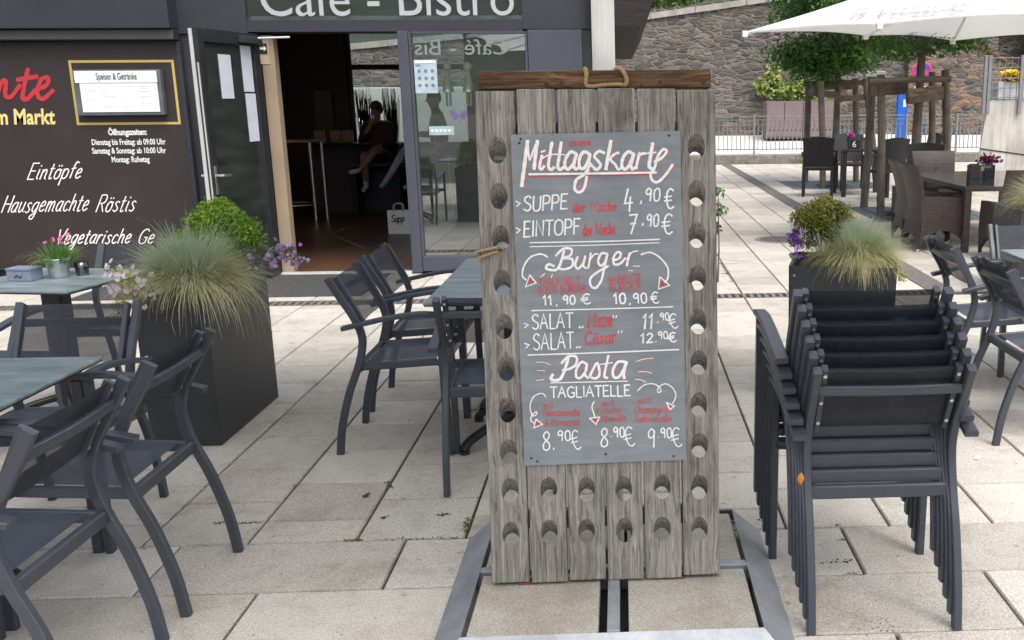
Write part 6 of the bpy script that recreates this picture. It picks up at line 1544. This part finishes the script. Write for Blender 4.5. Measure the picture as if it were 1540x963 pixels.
def bar_table(x, y, label, h=1.13):
    t = tag(empty('bar_table', (x, y, .012)), label, 'bar table')
    bm = BM(); box(bm, -.42, .42, -.32, .32, h-.045, h, .006); obj('table_top', bm, plain('bar_top_wood', (0.16, 0.08, 0.04), 0.4), t)
    for sx in (-1, 1):
        for sy in (-1, 1):
            bm = BM(); tube(bm, [(sx*.36, sy*.26, 0), (sx*.36, sy*.26, h-.046)], .025, 10); obj('leg', bm, MT['steel'], t)
    bm = BM(); pts = [(.36*math.cos(a), .26*math.sin(a), .22) for a in [k*math.pi/12 for k in range(24)]]; tube(bm, pts, .015, 8, True); obj('foot_ring', bm, MT['steel'], t)
bar_table(-4.62, 13.9, 'tall bar table with steel legs inside the cafe doorway')
t = tag(empty('counter', (-4.1, 15.1, .012)), 'low dark counter with tea light boxes inside the cafe', 'counter')
bm = BM(); box(bm, -.55, .75, -.25, .25, 0, .98, .006); obj('body', bm, MT['darkin'], t); bm = BM(); box(bm, -.58, .78, -.28, .28, .981, 1.02, .004); obj('worktop', bm, MT['black'], t)
for k, (x, c_) in enumerate(((-4.52, 'left'), (-4.28, 'middle'), (-4.1, 'right'))):
    s = tag(empty('candle_box', (x, 14.98, 1.033)), ['pale box at the left end of the cafe counter', 'amber glass beside the pale box on the cafe counter', 'amber glass at the right of the cafe counter'][k], 'box')
    bm = BM(); box(bm, -.07, .07, -.05, .05, 0, .19, .004); obj('body', bm, plain('amber_%s' % c_, (0.30, 0.20, 0.10), 0.5), s); bm = BM(); box(bm, -.04, .04, -.03, .03, .191, .215); obj('lid', bm, MT['barwood'], s)
s = tag(empty('table_lamp', (-5.12, 12.4, .012)), 'small lit lamp glowing behind the glass of the open door', 'lamp')
bm = BM(); tube(bm, [(0, 0, 0), (0, 0, 1.10)], .016, 8); disc(bm, (0, 0, .01), .14, (0, 0, 1), 20, .02); obj('stand', bm, MT['black'], s)
lm = NT('lamp_glow'); lm.b.inputs['Emission Color'].default_value = (1, 0.62, 0.25, 1); lm.b.inputs['Emission Strength'].default_value = 6; lm.set((0.9, 0.7, 0.4), 0.5)
bm = BM(); bmesh.ops.create_uvsphere(bm, u_segments=16, v_segments=10, radius=.045); o = obj('bulb', bm, lm.m, s, smooth=True); o.location = (0, 0, 1.16)
pl_ = bpy.data.lights.new('lamp_light', 'POINT'); pl_.energy = 4; pl_.color = (1, 0.75, 0.5); pl_.shadow_soft_size = 0.08
po = bpy.data.objects.new('lamp_light', pl_); COL.objects.link(po); po.parent = s; po.location = (0, -0.12, 1.3)
for x, lab in ((-4.0, 'pot of tall dark twigs before the cafe back window, left one'), (-3.58, 'pot of tall dark twigs before the cafe back window, right one')):
    s = tag(empty('twig_pot', (x, 15.65, .012)), lab, 'twigs'); bm = BM(); lathe(bm, [(0, 0), (.11, 0), (.13, .75), (.11, .75), (0, .7)], 16); obj('pot', bm, MT['black'], s)
    bm = BM(); rnd = random.Random(int(-x*100))
    for _ in range(90):
        a = rnd.uniform(0, 6.28); r0 = rnd.uniform(0, .07); r1 = rnd.uniform(.03, .15); h = rnd.uniform(1.45, 1.85)
        tube(bm, [(r0*math.cos(a), r0*math.sin(a), .7), (r1*.7*math.cos(a), r1*.7*math.sin(a), 1.2), (r1*math.cos(a+.3), r1*math.sin(a+.3), h)], .006, 4, r1=.003)
    obj('twigs', bm, MT['black'], s)
s = tag(empty('wall_picture', (-4.72, 15.98, 1.35)), 'narrow grey picture on the dark wall inside the cafe', 'picture'); bm = BM(); box(bm, -.16, .16, -.03, 0, -.5, .5, .004); obj('frame', bm, MT['black'], s); bm = BM(); box(bm, -.13, .13, -.034, -.031, -.47, .47); obj('picture_sheet', bm, plain('grey_picture', (0.12, 0.115, 0.11), 0.6), s)

def person(root, J, RAD, E, mats, fmat, label, hair=None):
    """one continuous skinned figure: J joints, RAD radii, E edges; fmat picks the material slot of a face centre"""
    me = bpy.data.meshes.new('person'); keys = list(J); idx = {k: i for i, k in enumerate(keys)}
    me.from_pydata([J[k] for k in keys], [(idx[a], idx[b]) for a, b in E], [])
    o = bpy.data.objects.new('person', me); COL.objects.link(o)
    md = o.modifiers.new('skin', 'SKIN'); md.use_smooth_shade = True
    sk = me.skin_vertices[0].data
    for k in keys:
        r = RAD[k]; sk[idx[k]].radius = r if isinstance(r, tuple) else (r, r); sk[idx[k]].use_root = (k == 'pelvis')
    sb = o.modifiers.new('sub', 'SUBSURF'); sb.levels = 2; sb.render_levels = 2
    C.view_layer.update(); m2 = bpy.data.meshes.new_from_object(o.evaluated_get(C.evaluated_depsgraph_get())); bpy.data.objects.remove(o)
    m2.materials.clear()
    for mm in mats: m2.materials.append(mm)
    for p in m2.polygons: p.material_index = fmat(p.center); p.use_smooth = True
    o = bpy.data.objects.new('person', m2); COL.objects.link(o); o.location = root; tag(o, label, 'person')
    if hair:
        bm = BM(); bmesh.ops.create_uvsphere(bm, u_segments=16, v_segments=12, radius=.105)
        h = Vector(J['head'])
        for v in list(bm.verts):
            if v.co.z < -0.005 and v.co.y < 0.03: bm.verts.remove(v)
            else: v.co = Vector((v.co.x*.93, v.co.y*1.08+.008, v.co.z*1.1))+h+Vector((0, .005, .02))
        ho = obj('hair', bm, hair, o, smooth=True)
    bm = BM(); h = Vector(J['head'])
    for s in (-1, 1): disc(bm, h+Vector((s*.034, -.098, .012)), .012, (s*.3, -1, 0), 10, .006)
    obj('eyes', bm, MT['blacktxt'], o)
    return o
def fingers(J, RAD, E, hand_, wrist, pfx, dirv, up):
    d = Vector(dirv).normalized(); u = Vector(up).normalized(); s = d.cross(u)
    p = Vector(J[hand_])
    for k, (off, L) in enumerate(((-.03, .07), (-.01, .082), (.01, .078), (.028, .062))):
        a, b = pfx+'f%da' % k, pfx+'f%db' % k
        J[a] = tuple(p+s*off+d*.035); J[b] = tuple(p+s*off*1.15+d*(.035+L*.6)-u*.02); c = pfx+'f%dc' % k; J[c] = tuple(p+s*off*1.15+d*(.03+L*.75)-u*.045)
        RAD[a] = RAD[b] = .009; RAD[c] = .008; E += [(hand_, a), (a, b), (b, c)]
    J[pfx+'t1'] = tuple(p-s*.04+d*.0); J[pfx+'t2'] = tuple(p-s*.05+d*.04-u*.015); RAD[pfx+'t1'] = .012; RAD[pfx+'t2'] = .009; E += [(hand_, pfx+'t1'), (pfx+'t1', pfx+'t2')]
skin = plain('skin', (0.34, 0.20, 0.145), 0.55, 0, 0.08)
# seated man on a high bench, drinking, one bare leg crossed over the other; faces the door
hz = 0.86
J = {'pelvis': (0, 0, hz), 'belly': (0, -.01, hz+.18), 'chest': (0, -.03, hz+.36), 'neck': (0, -.05, hz+.50), 'jaw': (0, -.075, hz+.565), 'head': (0, -.07, hz+.65), 'crown': (0, -.06, hz+.735), 'nose': (0, -.175, hz+.63),
     'sl': (-.17, -.03, hz+.43), 'sr': (.17, -.03, hz+.43), 'el': (-.25, -.12, hz+.19), 'er': (.24, -.16, hz+.2), 'wl': (-.06, -.26, hz+.42), 'wr': (.08, -.34, hz+.14), 'hl': (-.02, -.27, hz+.50), 'hr': (.02, -.38, hz+.12),
     'hipl': (-.095, -.02, hz-.02), 'hipr': (.095, -.02, hz-.02), 'kl': (-.13, -.44, hz+.03), 'kr': (.06, -.42, hz+.12), 'al': (-.13, -.42, hz-.42), 'ar': (-.17, -.56, hz-.18), 'tl': (-.14, -.57, hz-.47), 'tr': (-.30, -.66, hz-.20)}
RAD = {'pelvis': (.15, .12), 'belly': (.155, .115), 'chest': (.165, .115), 'neck': .055, 'jaw': .062, 'head': (.078, .092), 'crown': .055, 'nose': .012, 'sl': .065, 'sr': .065, 'el': .047, 'er': .047, 'wl': .032, 'wr': .032, 'hl': (.04, .022), 'hr': (.04, .022),
       'hipl': .085, 'hipr': .085, 'kl': .062, 'kr': .062, 'al': .04, 'ar': .04, 'tl': .032, 'tr': .032}
E_ = [('pelvis', 'belly'), ('belly', 'chest'), ('chest', 'neck'), ('neck', 'jaw'), ('jaw', 'head'), ('head', 'crown'), ('head', 'nose'), ('chest', 'sl'), ('chest', 'sr'), ('sl', 'el'), ('sr', 'er'), ('el', 'wl'), ('er', 'wr'), ('wl', 'hl'), ('wr', 'hr'),
      ('pelvis', 'hipl'), ('pelvis', 'hipr'), ('hipl', 'kl'), ('hipr', 'kr'), ('kl', 'al'), ('kr', 'ar'), ('al', 'tl'), ('ar', 'tr')]
fingers(J, RAD, E_, 'hl', 'wl', 'l', (0.5, -.3, .8), (0, -1, 0)); fingers(J, RAD, E_, 'hr', 'wr', 'r', (-.8, -.5, 0), (0, 0, 1))
def fm1(c):
    if c.z > hz+.475: return 0
    if c.y < -.22 and c.z > hz+.03 and abs(c.x) < .16 and c.z > hz+.1 and c.y < -.24 and (c.z > hz+.2): return 0
    if (Vector(J['hr'])-c).length < .11: return 0
    if c.z > hz+.08 and c.y > -.3: return 1
    if (Vector(J['tl'])-c).length < .17 or (Vector(J['tr'])-c).length < .15: return 3
    if c.y < -.34: return 0
    return 2
person((-3.52, 14.5, .012), J, RAD, E_, [skin, plain('maroon_shirt', (0.07, 0.022, 0.03), 0.8), plain('dark_shorts', (0.035, 0.035, 0.045), 0.8), plain('white_shoe', (0.6, 0.6, 0.6), 0.6)], fm1, 'person in maroon top and shorts sitting cross-legged by the back window', plain('grey_hair', (0.09, 0.08, 0.07), 0.8))
t = tag(empty('bench', (-3.52, 14.62, .012)), 'dark high bench under the seated person in maroon', 'bench'); bm = BM(); box(bm, -.45, .45, -.2, .25, .70, .755, .01); obj('seat', bm, MT['darkin'], t)
for sx in (-1, 1):
    bm = BM(); box(bm, sx*.4-.03, sx*.4+.03, -.17, .22, 0, .699, .004); obj('leg', bm, MT['black'], t)
s = tag(empty('cup', Vector((-3.52, 14.5, .012))+Vector((0.0, -.30, hz+.56))), 'white cup held at the mouth of the seated person', 'cup'); bm = BM(); lathe(bm, [(0, -.03), (.025, -.03), (.035, .03), (.031, .03), (0, -.02)], 16); obj('bowl', bm, MT['grey_white'], s, smooth=True)
# second guest behind the door post, only one leg in light jeans in view
hz2 = 1.0
J = {'pelvis': (0, 0, hz2), 'belly': (0, 0, hz2+.18), 'chest': (-.01, 0, hz2+.36), 'neck': (-.03, 0, hz2+.50), 'jaw': (-.05, 0, hz2+.565), 'head': (-.045, -.01, hz2+.65), 'crown': (-.035, -.01, hz2+.735), 'nose': (-.15, -.05, hz2+.63),
     'sl': (0, -.17, hz2+.43), 'sr': (0, .17, hz2+.43), 'el': (-.08, -.24, hz2+.19), 'er': (-.1, .22, hz2+.19), 'wl': (-.28, -.16, hz2+.2), 'wr': (-.3, .14, hz2+.2), 'hl': (-.36, -.13, hz2+.2), 'hr': (-.38, .11, hz2+.2),
     'hipl': (-.02, -.095, hz2-.02), 'hipr': (-.02, .095, hz2-.02), 'kl': (-.43, -.10, hz2+.03), 'kr': (-.40, .14, hz2-.03), 'al': (-.72, -.08, hz2-.40), 'ar': (-.42, .14, hz2-.47), 'tl': (-.80, -.14, hz2-.50), 'tr': (-.56, .12, hz2-.53)}
E_ = [e for e in E_ if e[0] in J and e[1] in J]
RAD = {k: v for k, v in RAD.items() if k in J}
fingers(J, RAD, E_, 'hl', 'wl', 'l', (-1, .2, 0), (0, 0, 1)); fingers(J, RAD, E_, 'hr', 'wr', 'r', (-1, -.2, 0), (0, 0, 1))
def fm2(c):
    if (Vector(J['tl'])-c).length < .13 or (Vector(J['tr'])-c).length < .16: return 3
    if c.z > hz2+.475 or c.x < -.27 and c.z > hz2+.12: return 0
    return 1 if c.z > hz2+.10 else 2
person((-2.42, 13.25, .012), J, RAD, E_, [skin, plain('dark_jumper', (0.03, 0.03, 0.04), 0.8), plain('light_denim', (0.36, 0.40, 0.52), 0.8), plain('light_blue_shoe', (0.22, 0.42, 0.5), 0.6)], fm2, 'person behind the door post, leg in light jeans and blue shoe showing', plain('brown_hair', (0.05, 0.03, 0.02), 0.8))
t = tag(empty('bar_stool', (-2.40, 13.25, .012)), 'dark bar stool under the person in light jeans', 'bar stool'); bm = BM(); lathe(bm, [(0, .85), (.18, .85), (.19, .88), (.17, .905), (0, .905)], 20); obj('seat', bm, MT['black'], t)
for k in range(4):
    a = math.pi/4+k*math.pi/2; bm = BM(); tube(bm, [(.13*math.cos(a), .13*math.sin(a), .849), (.2*math.cos(a), .2*math.sin(a), 0)], .015, 8); obj('leg', bm, MT['steel'], t)
# litter on the paving
for (x, y), lab in (((1468, 691), 'scrap of white paper on the paving right of the chair stack'), ((551, 747), 'small grey scrap on the paving left of the rack')):
    p = gnd(x, y); bm = BM(); f_ = [bm.verts.new((p.x+a*.016, p.y+b*.02, .004+c)) for a, b, c in ((-1, -.4, 0), (.3, -1, .004), (1, .2, .010), (0, 1, .002))]; bm.faces.new(f_)
    r = bmesh.ops.extrude_face_region(bm, geom=bm.faces[:]); [setattr(v, 'co', v.co+Vector((0, 0, .003))) for v in r['geom'] if isinstance(v, bmesh.types.BMVert)]
    tag(obj('paper_scrap', bm, MT['paper'] if x > 1000 else MT['joint']), lab, 'litter')
for o in list(bpy.data.objects):
    if o.type == 'MESH' and o.name.startswith('Cube'): bpy.data.objects.remove(o)
